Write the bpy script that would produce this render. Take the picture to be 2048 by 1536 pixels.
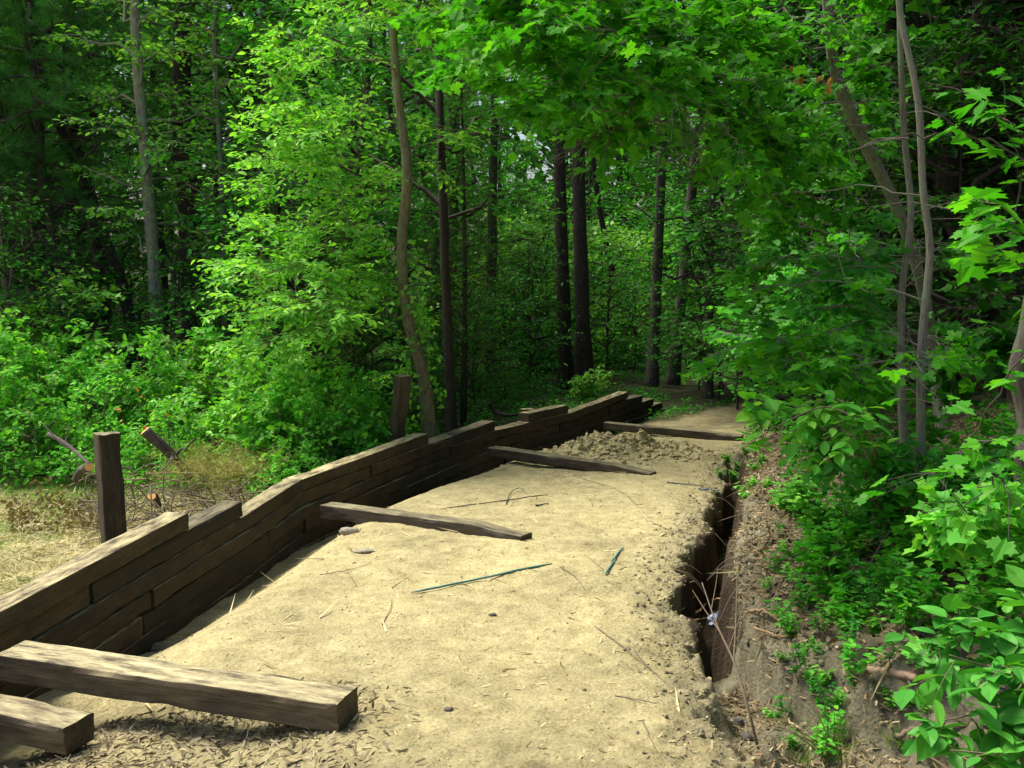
import bpy, math, random
import numpy as np
from mathutils import Vector
R = math.radians
for o in list(bpy.data.objects): bpy.data.objects.remove(o)
SC = bpy.context.scene
COL = SC.collection
rng = np.random.default_rng(11); random.seed(11)

# ------------------------------------------------------------------ camera, sky, sun, exposure
PITCH = 7.0; CAMZ = 2.1; F = 2000.0
cd = bpy.data.cameras.new('camera'); cam = bpy.data.objects.new('camera', cd); COL.objects.link(cam)
cam.location = (0, 0, CAMZ); cam.rotation_euler = (R(90 - PITCH), 0, 0)
cd.sensor_width = 36; cd.lens = 36 * F / 2048; cd.clip_start = 0.05; cd.clip_end = 800
SC.camera = cam
SUN_EL, SUN_AZ = 60.0, -68.0         # azimuth: degrees clockwise from +Y (left, a little ahead)
w = bpy.data.worlds.new('World'); SC.world = w; w.use_nodes = True
nt = w.node_tree; bg = nt.nodes['Background']
sky = nt.nodes.new('ShaderNodeTexSky'); sky.sky_type = 'NISHITA'; sky.sun_disc = False
sky.sun_elevation = R(SUN_EL); sky.sun_rotation = R(SUN_AZ); sky.air_density = 1.0; sky.dust_density = 4.0
sky.ozone_density = 0.6
nt.links.new(sky.outputs[0], bg.inputs[0]); bg.inputs[1].default_value = 0.09
sl = bpy.data.lights.new('sun', 'SUN'); sl.energy = 3.0; sl.angle = R(32); sl.color = (1.0, 0.95, 0.84)
so = bpy.data.objects.new('sun', sl); COL.objects.link(so)
sd = Vector((math.sin(R(SUN_AZ)) * math.cos(R(SUN_EL)), math.cos(R(SUN_AZ)) * math.cos(R(SUN_EL)), math.sin(R(SUN_EL))))
so.rotation_euler = sd.to_track_quat('Z', 'Y').to_euler()
SC.view_settings.view_transform = 'Standard'; SC.view_settings.look = 'None'
SC.view_settings.exposure = 1.25; SC.view_settings.gamma = 1.0
SC.render.engine = 'CYCLES'
SC.cycles.max_bounces = 6; SC.cycles.diffuse_bounces = 4; SC.cycles.glossy_bounces = 2
SC.cycles.transmission_bounces = 4; SC.cycles.use_denoising = True
SC.cycles.caustics_reflective = False; SC.cycles.caustics_refractive = False

# ------------------------------------------------------------------ pixel <-> world
cp, sp = math.cos(R(PITCH)), math.sin(R(PITCH))
def ray(px, py):
    a = (px - 1024) / F; b = (py - 768) / F
    return np.array([a, cp - b * sp, -sp - b * cp])
def at(px, py, d):
    r = ray(px, py); return np.array([0, 0, CAMZ]) + r * (d / r[1])
def atz(px, py, z):
    r = ray(px, py); return np.array([0, 0, CAMZ]) + r * ((z - CAMZ) / r[2])

# ------------------------------------------------------------------ noise
def _h(ix, iy, iz, s):
    n = (ix.astype(np.int64) * 374761393 + iy.astype(np.int64) * 668265263 + iz.astype(np.int64) * 2147483647 + s * 974634777) & 0xffffffff
    n = ((n ^ (n >> 13)) * 1274126177) & 0xffffffff
    n = ((n ^ (n >> 16)) * 2246822519) & 0xffffffff
    return ((n ^ (n >> 15)) & 0xffff) / 65535.0 * 2 - 1
def vnoise(x, y, z=0.0, s=0):
    x = np.asarray(x, float); y = np.asarray(y, float) + 0 * x; z = np.asarray(z, float) + 0 * x
    ix, iy, iz = np.floor(x), np.floor(y), np.floor(z)
    fx, fy, fz = x - ix, y - iy, z - iz
    fx = fx * fx * (3 - 2 * fx); fy = fy * fy * (3 - 2 * fy); fz = fz * fz * (3 - 2 * fz)
    r = 0
    for a in (0, 1):
        for b in (0, 1):
            for c in (0, 1):
                r = r + _h(ix + a, iy + b, iz + c, s) * (fx if a else 1 - fx) * (fy if b else 1 - fy) * (fz if c else 1 - fz)
    return r
def fbm(x, y, z=0.0, s=0, o=4, g=0.5):
    r = 0; a = 1.0; f = 1.0
    for k in range(o):
        r = r + a * vnoise(np.asarray(x) * f, np.asarray(y) * f, np.asarray(z) * f, s + k); a *= g; f *= 2.03
    return r
def smooth(t): t = np.clip(t, 0, 1); return t * t * (3 - 2 * t)

# ------------------------------------------------------------------ terrain
T = 0.155                                     # height of one tie
def ztop(k): return 0.02 - T * k
WP = [atz(0, 1220, .02), atz(375, 1022, .02), atz(485, 1000, ztop(1)), atz(605, 957, ztop(2)), atz(858, 866, ztop(2)),
      atz(990, 841, ztop(3)), atz(1139, 809, ztop(3)), atz(1255, 783, ztop(4)), atz(1356, 808, ztop(8))]
WP = np.array(WP)[:, :2]
d0 = WP[0] - (WP[1] - WP[0]) * 0.9
WP = np.vstack([d0, WP])
WS = np.concatenate([[0], np.cumsum(np.linalg.norm(np.diff(WP, axis=0), axis=1))])
def wall_x(y): return np.interp(y, WP[:, 1], WP[:, 0])
def wall_s(y): return float(np.interp(y, WP[:, 1], WS))
TY = np.array([0, 3.5, 4.7, 5.5, 6.5, 7.0, 7.9, 9.5, 12.0, 14.5, 16, 20, 25, 32, 60])
TL = np.array([.9, 1.0, 1.15, 1.2, 1.2, 1.24, 1.36, 1.78, 2.55, 3.22, 3.8, 5.6, 8.3, 13, 30])
TRt = np.array([3.2, 3.0, 2.35, 1.68, 1.52, 1.62, 1.78, 2.2, 2.85, 3.5, 3.95, 5.6, 8.3, 13, 30])
def base_z(y): return -0.059 * np.minimum(y, 20) - 0.0 * y - 0.03 * smooth((y - 20) / 4)
def ground(x, y, fine=True):
    x = np.asarray(x, float); y = np.asarray(y, float)
    b = base_z(y)
    wx = wall_x(y)
    s = x - wx                                            # distance to the right of the wall face
    inr = smooth((23.4 - y) / 1.2)                        # the wall only exists up to here
    zout = -0.80 - 0.016 * np.minimum(y, 24)
    # trail
    trail = b.copy()
    dip = np.interp(y, [0, 5.6, 7.5, 10.6, 12.5, 15.4, 17.5, 19, 23], [.15, .25, .47, .44, .38, .38, .26, .18, .05])
    wd = np.interp(y, [5, 8, 12, 18, 23], [1.15, 1.0, .9, .8, .6])
    trail -= dip * (1 - smooth((s - 0.05) / wd)) * inr
    # hollow in front of the near beam
    trail -= 0.17 * smooth((-0.75 - x) / 0.8) * smooth((5.35 - y + (x + 0.8) * -0.3) / 0.3)
    # dirt mound between the far beams
    mx, my = 1.75, 15.3
    m = np.exp(-(((x - mx) / 1.15) ** 2 + ((y - my) / .6) ** 2) ** 1.3)
    trail = trail + 0.012 * fbm((x + y * .5) * 1.1, (y - x * .4) * 3.0, 0, 91, 3) * (y < 20)
    trail = trail + m * (0.20 + 0.10 * fbm(x * 3, y * 3, 0, 5, 3)) * (1 if not fine else 1)
    # ditch
    wob = 0.10 * fbm(x * 0 + 3.1, y * 1.9, 0, 9, 3) + 0.05 * fbm(x * 6, y * 6, 0, 4, 2)
    tl = np.interp(y, TY, TL) + wob; tr = np.interp(y, TY, TRt) + wob * 0.7
    cx = (tl + tr) / 2; hw = np.maximum((tr - tl) / 2, 0.02)
    dep = np.interp(y, [2, 4.4, 5.4, 6.4, 7.2, 12.5, 14.2, 15.0], [.10, .16, .18, .26, .66, .66, .40, 0])
    u = np.abs(x - cx) / hw
    prof = 1 - smooth((u - 0.50) / np.where((x < cx) & (y < 6.4), .75, .62))
    # hill on the right
    rr = np.maximum(0, x - tr)
    hill = 0.30 * rr * smooth(rr / 0.5) + 0.10 * smooth((x - tr + 0.1) / 0.25) * np.interp(y, [0, 4, 8, 15, 18], [1.9, 2.4, 1.5, .5, 0])
    hill = hill + 0.05 * np.maximum(0, rr - 5)
    hill = np.minimum(hill, 14)
    z_in = trail + hill - dep * prof
    # crumbly lip along the left edge of the ditch
    z_in = z_in - 0.05 * np.exp(-((x - tl) / 0.25) ** 2) * (y < 15)
    # outside the wall
    t = smooth((s + 0.20) / 0.12) * inr + (1 - inr) * smooth((x - wx + 1.5) / 3)
    z = zout * (1 - t) + z_in * t
    far = smooth((y - 24) / 10)
    z = z * (1 - far) + far * (-1.2 + hill * 0.8 + 0.012 * np.maximum(0, y - 34))
    if fine:
        soil = smooth((s + .1) / .2) * inr * (1 - smooth((x - tl) / .2))
        z = z + 0.05 * fbm(x * .5, y * .5, 0, 1, 3) * (1 - 0.6 * soil) + 0.012 * fbm(x * 2.2, y * 2.2, 0, 2, 3)
        rough = 0.75 + 1.7 * smooth((x - tl + .7) / .8) * smooth((x - tl + .7) / .5) + 2.5 * m + 1.4 * smooth((5.4 - y) / 1.6)
        rough = rough * np.where(y < 30, 1, 0.3)
        z = z + 0.008 * rough * fbm(x * 11, y * 11, 0, 3, 3, .6) + 0.010 * rough * np.maximum(0, fbm(x * 5, y * 5, 0, 7, 3))
        z = z + 0.10 * m * np.abs(fbm(x * 6, y * 6, 0, 17, 2))
        z = z + smooth((x - tr + .1) / .3) * (y < 20) * (.07 * fbm(x * 2.1, y * 2.1, 0, 61, 4) + .035 * fbm(x * 8, y * 8, 0, 62, 3)) * np.exp(-np.maximum(0, x - tr - 3) / 3)
        side = prof * (1 - prof) * 4 * (dep > .1)
        z = z + side * 0.20 * fbm(x * 7, y * 7, 0, 21, 4)
    return z
def gz(x, y): return float(ground(np.array([x]), np.array([y]))[0])
def onground(px, py, lo=2.5, hi=60):
    ds = np.linspace(lo, hi, 3000); r = ray(px, py)
    X = r[0] * ds / r[1]; Z = CAMZ + r[2] * ds / r[1]
    below = np.nonzero(Z < ground(X, ds, False))[0]
    i = below[0] if len(below) else -1
    return np.array([X[i], ds[i], gz(X[i], ds[i])])

# ------------------------------------------------------------------ mesh building
class Acc:
    def __init__(s): s.v = []; s.n = 0; s.f = {}; s.at = []
    def add(s, verts, faces, attr=None):
        verts = np.asarray(verts, float).reshape(-1, 3)
        for f in faces:
            f = np.asarray(f, np.int64)
            if f.size: s.f.setdefault(f.shape[1], []).append(f + s.n)
        s.v.append(verts); s.at.append(np.zeros((len(verts), 3)) if attr is None else np.asarray(attr, float).reshape(-1, 3)); s.n += len(verts)
    def mesh(s, name, mat, smoothf=False, attrname=None, origin=(0, 0, 0)):
        me = bpy.data.meshes.new(name)
        V = np.concatenate(s.v) - np.asarray(origin)
        me.vertices.add(len(V)); me.vertices.foreach_set('co', V.astype(np.float32).ravel())
        loops = []; starts = []; tot = 0
        for k, fl in s.f.items():
            a = np.concatenate(fl); loops.append(a.ravel()); starts.append(tot + np.arange(len(a)) * k); tot += a.size
        L = np.concatenate(loops).astype(np.int32); S = np.concatenate(starts).astype(np.int32)
        me.loops.add(len(L)); me.loops.foreach_set('vertex_index', L)
        me.polygons.add(len(S)); me.polygons.foreach_set('loop_start', S)
        if attrname:
            A = me.attributes.new(attrname, 'FLOAT_VECTOR', 'POINT'); A.data.foreach_set('vector', np.concatenate(s.at).astype(np.float32).ravel())
        me.update(calc_edges=True)
        me.polygons.foreach_set('use_smooth', np.full(len(S), smoothf)); me.materials.append(mat)
        return me
    def obj(s, name, mat, parent=None, smoothf=False, attrname=None, origin=(0, 0, 0)):
        o = bpy.data.objects.new(name, s.mesh(name, mat, smoothf, attrname, origin)); COL.objects.link(o)
        if parent is not None:
            o.parent = parent
        else: o.location = origin
        return o
def tag(o, label=None, cat=None, group=None, kind=None):
    if label: o['label'] = label
    if cat: o['category'] = cat
    if group: o['group'] = group
    if kind: o['kind'] = kind
    return o
def thing(name, label, cat, loc, group=None):
    o = bpy.data.objects.new(name, None); COL.objects.link(o); o.location = [float(c) for c in loc]; o.empty_display_size = .1
    return tag(o, label, cat, group)
def copy_thing(o, loc, rz=0, sc=1, label=None, group=None):
    c = o.copy(); COL.objects.link(c); c.location = [float(q) for q in loc]; c.rotation_euler = (0, 0, rz); c.scale = (sc, sc, sc)
    if label: c['label'] = label
    if group: c['group'] = group
    for ch in o.children:
        d = ch.copy(); COL.objects.link(d); d.parent = c
    return c
def nrm(v): v = np.asarray(v, float); return v / (np.linalg.norm(v, axis=-1, keepdims=True) + 1e-9)
def resample(P, n):
    P = np.asarray(P, float)
    if len(P) > 2:   # catmull-rom
        Q = np.vstack([2 * P[0] - P[1], P, 2 * P[-1] - P[-2]]); out = []
        t = np.linspace(0, len(P) - 1 - 1e-6, n); i = t.astype(int); u = (t - i)[:, None]
        a, b, c, d = Q[i], Q[i + 1], Q[i + 2], Q[i + 3]
        return .5 * (2 * b + (c - a) * u + (2 * a - 5 * b + 4 * c - d) * u ** 2 + (3 * b - a - 3 * c + d) * u ** 3)
    t = np.linspace(0, 1, n)[:, None]; return P[0] * (1 - t) + P[1] * t
def tube(acc, P, rad, ns=8, bump=0.0, cap=True, seed=0):
    P = np.asarray(P, float); n = len(P); rad = np.broadcast_to(np.asarray(rad, float), (n,))
    Tn = nrm(np.gradient(P, axis=0)); up = np.array([0.31, 0.12, .94]) if abs(Tn[0][2]) < .8 else np.array([1., .2, 0])
    U = nrm(np.cross(Tn, up)); V = np.cross(Tn, U)
    a = np.linspace(0, 2 * np.pi, ns, endpoint=False)
    off = U[:, None] * np.cos(a)[None, :, None] + V[:, None] * np.sin(a)[None, :, None]
    r = rad[:, None] * np.ones(ns)
    sl_ = np.concatenate([[0], np.cumsum(np.linalg.norm(np.diff(P, axis=0), axis=1))])
    if bump:
        r = r * (1 + bump * fbm(np.cos(a)[None] * 2 + 7 + 0 * r, np.sin(a)[None] * 2 + 0 * r, sl_[:, None] * 2.2 + seed + 0 * r, seed, 3))
    Vt = P[:, None] + off * r[..., None]
    i = np.arange(n - 1)[:, None] * ns; j = np.arange(ns)[None]; jn = (j + 1) % ns
    q = np.stack([i + j, i + jn, i + ns + jn, i + ns + j], -1).reshape(-1, 4)
    fs = [q]
    if cap: fs.append((np.arange(ns)[::-1])[None]); fs.append((np.arange(ns) + (n - 1) * ns)[None])
    at_ = np.stack([np.broadcast_to(np.cos(a)[None] * .1, r.shape), np.broadcast_to(np.sin(a)[None] * .1, r.shape), np.broadcast_to(sl_[:, None] + seed * 3.7, r.shape)], -1)
    acc.add(Vt.reshape(-1, 3), fs, at_.reshape(-1, 3))

# leaf templates: verts (x along, y across), list of polygons
LEAF = {
 'diamond': (np.array([[0, 0, 0], [.45, .27, .05], [1, 0, -.05], [.45, -.27, .05]]), [np.array([[0, 1, 2, 3]])]),
 'oval': (np.array([[0, 0, 0], [.28, .23, .05], [.68, .22, .05], [1, 0, -.06], [.68, -.22, .05], [.28, -.23, .05]]), [np.array([[0, 1, 2, 3], [0, 3, 4, 5]])]),
 'ovate': (np.array([[0, 0, 0], [.1, .17, .03], [.3, .3, .06], [.55, .29, .06], [.8, .16, .02], [1, 0, -.08], [.8, -.16, .02], [.55, -.29, .06], [.3, -.3, .06], [.1, -.17, .03], [.5, 0, 0]]),
           [np.array([[0, 1, 2, 10], [10, 2, 3, 4], [0, 10, 8, 9], [10, 6, 7, 8]]), np.array([[10, 4, 5], [10, 5, 6]])]),
}
_mh = [(.16, .10), (.03, .30), (.14, .30), (.16, .42), (.27, .40), (.40, .62), (.47, .46), (.62, .42), (.55, .30), (.60, .16), (.78, .22), (.80, .12)]
_mv = [[0, 0, 0]] + [[a, b, .16 * b - .22 * a * a - .18 * b * b] for a, b in _mh] + [[1.0, 0, -.22]] + [[a, -b, .16 * b - .22 * a * a - .18 * b * b] for a, b in _mh[::-1]]
_n = len(_mh)
LEAF['maple'] = (np.array(_mv), [np.array([list(range(0, _n + 2))]), np.array([[0] + list(range(_n + 1, 2 * _n + 2))])])
LEAF['maple_low'] = (np.array([[0, 0, 0], [.05, .34, .03], [.40, .60, .05], [.52, .28, .02], [1, 0, -.05], [.52, -.28, .02], [.40, -.60, .05], [.05, -.34, .03]]), [np.array([[0, 1, 2, 3, 4], [0, 4, 5, 6, 7]])])
LEAF['needle'] = (np.array([[0, .035, 0], [0, -.035, 0], [1, 0, 0]]), [np.array([[0, 1, 2]])])
LEAF['straw'] = (np.array([[0, .03, 0], [0, -.03, 0], [.5, -.04, .05], [.5, .03, .05], [1, .0, 0]]), [np.array([[0, 1, 2, 3]]), np.array([[3, 2, 4]])])
LEAF['chip'] = (np.array([[0, .12, 0], [0, -.1, 0], [1, -.06, .04], [.9, .11, .03]]), [np.array([[0, 1, 2, 3]])])
LEAF['blade'] = (np.array([[0, .02, 0], [0, -.02, 0], [.5, -.016, .05], [.5, .016, .05], [1, 0, -.08]]), [np.array([[0, 1, 2, 3]]), np.array([[3, 2, 4]])])
KEEP = []
def gaps(p):
    """the crowns are thin in front of the stems the photo shows: True where a leaf may grow"""
    y = p[:, 1] * cp - (p[:, 2] - CAMZ) * sp; v = p[:, 1] * sp + (p[:, 2] - CAMZ) * cp
    px = 1024 + F * p[:, 0] / np.maximum(y, .1); py = 768 - F * v / np.maximum(y, .1); ok = np.ones(len(p), bool)
    for (pts, hw, dmax, pr) in KEEP:
        pts = np.array(pts, float); cx_ = np.interp(py, pts[:, 1], pts[:, 0], left=-1e5, right=-1e5)
        ok &= ~((np.abs(px - cx_) < hw + 160 / np.maximum(y, 1)) & (p[:, 1] < dmax) & (rng.random(len(p)) < pr))
    return ok
def put_leaves(acc, pos, dirs, ups, size, kind):
    """pos (N,3); dirs: along the leaf; ups: rough leaf normal; size (N,)"""
    tv, tf = LEAF[kind]
    pos = np.asarray(pos, float); N = len(pos)
    if KEEP and N:
        k_ = gaps(pos); pos = pos[k_]; dirs = np.broadcast_to(dirs, (N, 3))[k_]; ups = np.broadcast_to(ups, (N, 3))[k_]; size = np.broadcast_to(size, (N,))[k_]; N = len(pos)
    if N == 0: return
    X = nrm(dirs); Y = nrm(np.cross(ups, X)); Z = np.cross(X, Y)
    size = np.broadcast_to(np.asarray(size, float), (N,))
    V = pos[:, None] + size[:, None, None] * (tv[None, :, 0:1] * X[:, None] + tv[None, :, 1:2] * Y[:, None] + tv[None, :, 2:3] * Z[:, None])
    k = len(tv); fs = []
    for f in tf: fs.append((f[None] + (np.arange(N) * k)[:, None, None]).reshape(-1, f.shape[1]))
    acc.add(V.reshape(-1, 3), fs)
def rnd(*s): return rng.normal(size=s)
def uni(a, b, n=None): return rng.uniform(a, b, n)

def spray(wood, leaf, base, direc, Rr, nl, size, kind, flat=.25, droop=.15, tw=6, twr=.003, updev=.45, jit=.5):
    """a flattened fan of twigs carrying leaves"""
    direc = nrm(direc); side = nrm(np.cross(direc, [0, 0, 1.0]) + 1e-4)
    upn = nrm(np.cross(side, direc))
    P_, D_ = [], []
    k = max(2, nl // tw)
    for t in range(tw):
        a = uni(-1.15, 1.15); st = base + direc * Rr * uni(0, .5)
        d = nrm(direc * math.cos(a) + side * math.sin(a) + upn * rnd(1)[0] * flat)
        L = Rr * uni(.5, 1.0)
        e = st + d * L + np.array([0, 0, -droop * L])
        if wood is not None and twr > 0:
            tube(wood, resample([st, (st + e) / 2 + rnd(3) * .03 * L + np.array([0, 0, .05 * L]), e], 3), [twr, twr * .7, twr * .4], 3, cap=False)
        tt = np.linspace(.15, 1, k)[:, None]
        p = st * (1 - tt) + e * tt + rnd(k, 3) * .02 * Rr
        sg = np.where(np.arange(k) % 2 == 0, 1, -1)[:, None]
        sd_ = nrm(np.cross(d, [0, 0, 1.]))
        D_.append(nrm(d * .6 + sg * sd_ * .9 + rnd(k, 3) * jit * .6 + np.array([0, 0, -.25]))); P_.append(p)
    P_ = np.concatenate(P_); D_ = np.concatenate(D_)
    ups = np.array([0, 0, 1.]) + rnd(len(P_), 3) * updev
    put_leaves(leaf, P_, D_, ups, size * uni(.45, 1.2, len(P_)), kind)

# ------------------------------------------------------------------ materials
def lin(c): c = np.asarray(c, float) / 255; return tuple(np.where(c <= .04045, c / 12.92, ((c + .055) / 1.055) ** 2.4)) + (1.0,)
def newmat(name):
    m = bpy.data.materials.new(name); m.use_nodes = True; n = m.node_tree; n.nodes.clear()
    out = n.nodes.new('ShaderNodeOutputMaterial'); return m, n, out
def N(n, t, **kw):
    x = n.nodes.new(t)
    for k, v in kw.items():
        if k in x.inputs: x.inputs[k].default_value = v
        else: setattr(x, k, v)
    return x
def ramp(n, fac, stops):
    r = n.nodes.new('ShaderNodeValToRGB'); e = r.color_ramp.elements
    while len(e) < len(stops): e.new(.5)
    for q, (p, c) in zip(e, stops): q.position = p; q.color = c if len(c) == 4 else tuple(c) + (1,)
    n.links.new(fac, r.inputs[0]); return r
def leafmat(name, cols, trans=.35, tcol=1.6, gloss=.02, rough=.5, var=.25):
    m, n, out = newmat(name); geo = N(n, 'ShaderNodeNewGeometry'); oi = N(n, 'ShaderNodeObjectInfo')
    st = [(i / (len(cols) - 1), c) for i, c in enumerate(cols)]
    r = ramp(n, geo.outputs['Random Per Island'], st)
    hs = N(n, 'ShaderNodeHueSaturation'); mr = N(n, 'ShaderNodeMapRange'); mr.inputs[3].default_value = 1 - var; mr.inputs[4].default_value = 1 + var
    n.links.new(oi.outputs['Random'], mr.inputs[0]); n.links.new(mr.outputs[0], hs.inputs['Value']); n.links.new(r.outputs[0], hs.inputs['Color'])
    di = N(n, 'ShaderNodeBsdfDiffuse'); tr = N(n, 'ShaderNodeBsdfTranslucent'); gl = N(n, 'ShaderNodeBsdfGlossy', Roughness=rough)
    gl.inputs[0].default_value = (.8, 1, .6, 1)
    tc = N(n, 'ShaderNodeMix', data_type='RGBA', blend_type='MULTIPLY'); tc.inputs[0].default_value = 1
    n.links.new(hs.outputs[0], tc.inputs[6]); tc.inputs[7].default_value = (tcol * 1.05, tcol, tcol * .35, 1)
    n.links.new(hs.outputs[0], di.inputs[0]); n.links.new(tc.outputs[2], tr.inputs[0])
    m1 = N(n, 'ShaderNodeMixShader'); m1.inputs[0].default_value = trans
    n.links.new(di.outputs[0], m1.inputs[1]); n.links.new(tr.outputs[0], m1.inputs[2])
    m2 = N(n, 'ShaderNodeMixShader'); m2.inputs[0].default_value = gloss
    n.links.new(m1.outputs[0], m2.inputs[1]); n.links.new(gl.outputs[0], m2.inputs[2]); n.links.new(m2.outputs[0], out.inputs[0])
    return m
def simple(name, c, rough=.8, noise=8, amt=.35, bump=.3, coord='Object', metal=0, c2=None):
    m, n, out = newmat(name); b = N(n, 'ShaderNodeBsdfPrincipled', Roughness=rough, Metallic=metal)
    tc = N(n, 'ShaderNodeTexCoord'); nz = N(n, 'ShaderNodeTexNoise', Scale=noise, Detail=6, Roughness=.65)
    n.links.new(tc.outputs[coord], nz.inputs['Vector'])
    c = np.array(c[:3]); lo = tuple(c * (1 - amt)) if c2 is None else tuple(c2[:3])
    r = ramp(n, nz.outputs[0], [(.3, lo), (.7, tuple(np.minimum(c * (1 + amt * .6), 1)))])
    n.links.new(r.outputs[0], b.inputs['Base Color'])
    bp = N(n, 'ShaderNodeBump', Strength=bump, Distance=.01); n.links.new(nz.outputs[0], bp.inputs['Height']); n.links.new(bp.outputs[0], b.inputs['Normal'])
    n.links.new(b.outputs[0], out.inputs[0]); return m
def barkmat(name, dark, light, lich=None, scale=1.0, bump=.6):
    """grain attribute: x,y around the stem, z along it"""
    m, n, out = newmat(name); b = N(n, 'ShaderNodeBsdfPrincipled', Roughness=.9)
    a = N(n, 'ShaderNodeAttribute', attribute_name='grain'); mp = N(n, 'ShaderNodeMapping'); mp.inputs['Scale'].default_value = (60 * scale, 60 * scale, 9 * scale)
    n.links.new(a.outputs['Vector'], mp.inputs[0]); nz = N(n, 'ShaderNodeTexNoise', Scale=1, Detail=6, Roughness=.7); n.links.new(mp.outputs[0], nz.inputs['Vector'])
    r = ramp(n, nz.outputs[0], [(.38, dark), (.62, light)]); col = r.outputs[0]
    if lich:
        n2 = N(n, 'ShaderNodeTexNoise', Scale=6, Detail=5); n.links.new(N(n, 'ShaderNodeTexCoord').outputs['Object'], n2.inputs['Vector'])
        r2 = ramp(n, n2.outputs[0], [(.5, (0, 0, 0)), (.62, (1, 1, 1))]); mx = N(n, 'ShaderNodeMix', data_type='RGBA')
        n.links.new(r2.outputs[0], mx.inputs[0]); n.links.new(col, mx.inputs[6]); mx.inputs[7].default_value = lich; col = mx.outputs[2]
    n.links.new(col, b.inputs['Base Color']); bp = N(n, 'ShaderNodeBump', Strength=bump, Distance=.02)
    n.links.new(nz.outputs[0], bp.inputs['Height']); n.links.new(bp.outputs[0], b.inputs['Normal']); n.links.new(b.outputs[0], out.inputs[0]); return m
def woodmat(name, dark, light, dust, dustamt=.5):
    m, n, out = newmat(name); b = N(n, 'ShaderNodeBsdfPrincipled', Roughness=.85)
    a = N(n, 'ShaderNodeAttribute', attribute_name='grain'); oi = N(n, 'ShaderNodeObjectInfo')
    add = N(n, 'ShaderNodeVectorMath', operation='ADD'); n.links.new(a.outputs['Vector'], add.inputs[0])
    sc = N(n, 'ShaderNodeVectorMath', operation='SCALE'); cb = N(n, 'ShaderNodeCombineXYZ')
    for k in range(3): n.links.new(oi.outputs['Random'], cb.inputs[k])
    n.links.new(cb.outputs[0], sc.inputs[0]); sc.inputs['Scale'].default_value = 40; n.links.new(sc.outputs[0], add.inputs[1])
    def nz(s, det=6, rg=.65):
        mp = N(n, 'ShaderNodeMapping'); mp.inputs['Scale'].default_value = s; n.links.new(add.outputs[0], mp.inputs[0])
        q = N(n, 'ShaderNodeTexNoise', Scale=1, Detail=det, Roughness=rg); n.links.new(mp.outputs[0], q.inputs['Vector']); return q.outputs[0]
    g = nz((5, 75, 75), 8, .75); big = nz((2.5, 6, 6), 4); crk = nz((2.2, 40, 40), 4, .6)
    r = ramp(n, g, [(.3, dark), (.72, light)])
    r2 = ramp(n, big, [(.35, (.45, .45, .45)), (.7, (1.25, 1.2, 1.1))])
    mx = N(n, 'ShaderNodeMix', data_type='RGBA', blend_type='MULTIPLY'); mx.inputs[0].default_value = 1
    n.links.new(r.outputs[0], mx.inputs[6]); n.links.new(r2.outputs[0], mx.inputs[7])
    # settled soil dust on the upper faces, broken by the grain
    tc = N(n, 'ShaderNodeTexCoord'); geo = N(n, 'ShaderNodeNewGeometry'); sx = N(n, 'ShaderNodeSeparateXYZ'); n.links.new(geo.outputs['True Normal'], sx.inputs[0])
    up = ramp(n, sx.outputs['Z'], [(.45, (0, 0, 0)), (.9, (1, 1, 1))]); n3 = nz((3, 14, 14), 8, .75)
    r3 = ramp(n, n3, [(.38, (0, 0, 0)), (.64, (1, 1, 1))]); mu = N(n, 'ShaderNodeMath', operation='MULTIPLY'); n.links.new(up.outputs[0], mu.inputs[0]); n.links.new(r3.outputs[0], mu.inputs[1])
    m3 = N(n, 'ShaderNodeMath', operation='MULTIPLY'); n.links.new(mu.outputs[0], m3.inputs[0]); m3.inputs[1].default_value = dustamt
    md = N(n, 'ShaderNodeMix', data_type='RGBA'); n.links.new(m3.outputs[0], md.inputs[0]); n.links.new(mx.outputs[2], md.inputs[6]); md.inputs[7].default_value = dust
    rc = ramp(n, crk, [(.31, (0, 0, 0)), (.36, (1, 1, 1))]); mc = N(n, 'ShaderNodeMix', data_type='RGBA', blend_type='MULTIPLY'); mc.inputs[0].default_value = .8
    n.links.new(md.outputs[2], mc.inputs[6]); n.links.new(rc.outputs[0], mc.inputs[7])
    hv = N(n, 'ShaderNodeHueSaturation'); mr = N(n, 'ShaderNodeMapRange'); mr.inputs[3].default_value = .55; mr.inputs[4].default_value = 1.7
    n.links.new(oi.outputs['Random'], mr.inputs[0]); n.links.new(mr.outputs[0], hv.inputs['Value']); n.links.new(mc.outputs[2], hv.inputs['Color'])
    n.links.new(hv.outputs[0], b.inputs['Base Color'])
    ad = N(n, 'ShaderNodeMath', operation='ADD'); n.links.new(g, ad.inputs[0]); n.links.new(rc.outputs[0], ad.inputs[1])
    bp = N(n, 'ShaderNodeBump', Strength=.7, Distance=.006); n.links.new(ad.outputs[0], bp.inputs['Height']); n.links.new(bp.outputs[0], b.inputs['Normal'])
    n.links.new(b.outputs[0], out.inputs[0]); return m

M_bright = leafmat('leaf_bright', [(.07, .28, .025), (.125, .40, .035), (.25, .52, .08)], .40, gloss=.04)
M_maple = leafmat('leaf_maple', [(.03, .20, .012), (.05, .30, .014), (.11, .42, .02)], .46)
M_mid = leafmat('leaf_mid', [(.025, .18, .025), (.045, .27, .03), (.09, .37, .04)], .40)
M_dark = leafmat('leaf_dark', [(.015, .10, .012), (.028, .15, .016), (.05, .21, .02)], .3)
M_needle = leafmat('needle', [(.05, .2, .045), (.07, .27, .06), (.11, .33, .07)], .35)
M_cedar = leafmat('cedar_spray', [(.035, .11, .012), (.05, .17, .018), (.13, .15, .03)], .25)
M_dryneedle = leafmat('dry_cedar', [(.20, .19, .06), (.28, .26, .08), (.14, .15, .05)], .15)
M_bushleaf = leafmat('leaf_bush', [(.05, .28, .03), (.095, .40, .035), (.22, .54, .06)], .38)
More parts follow.
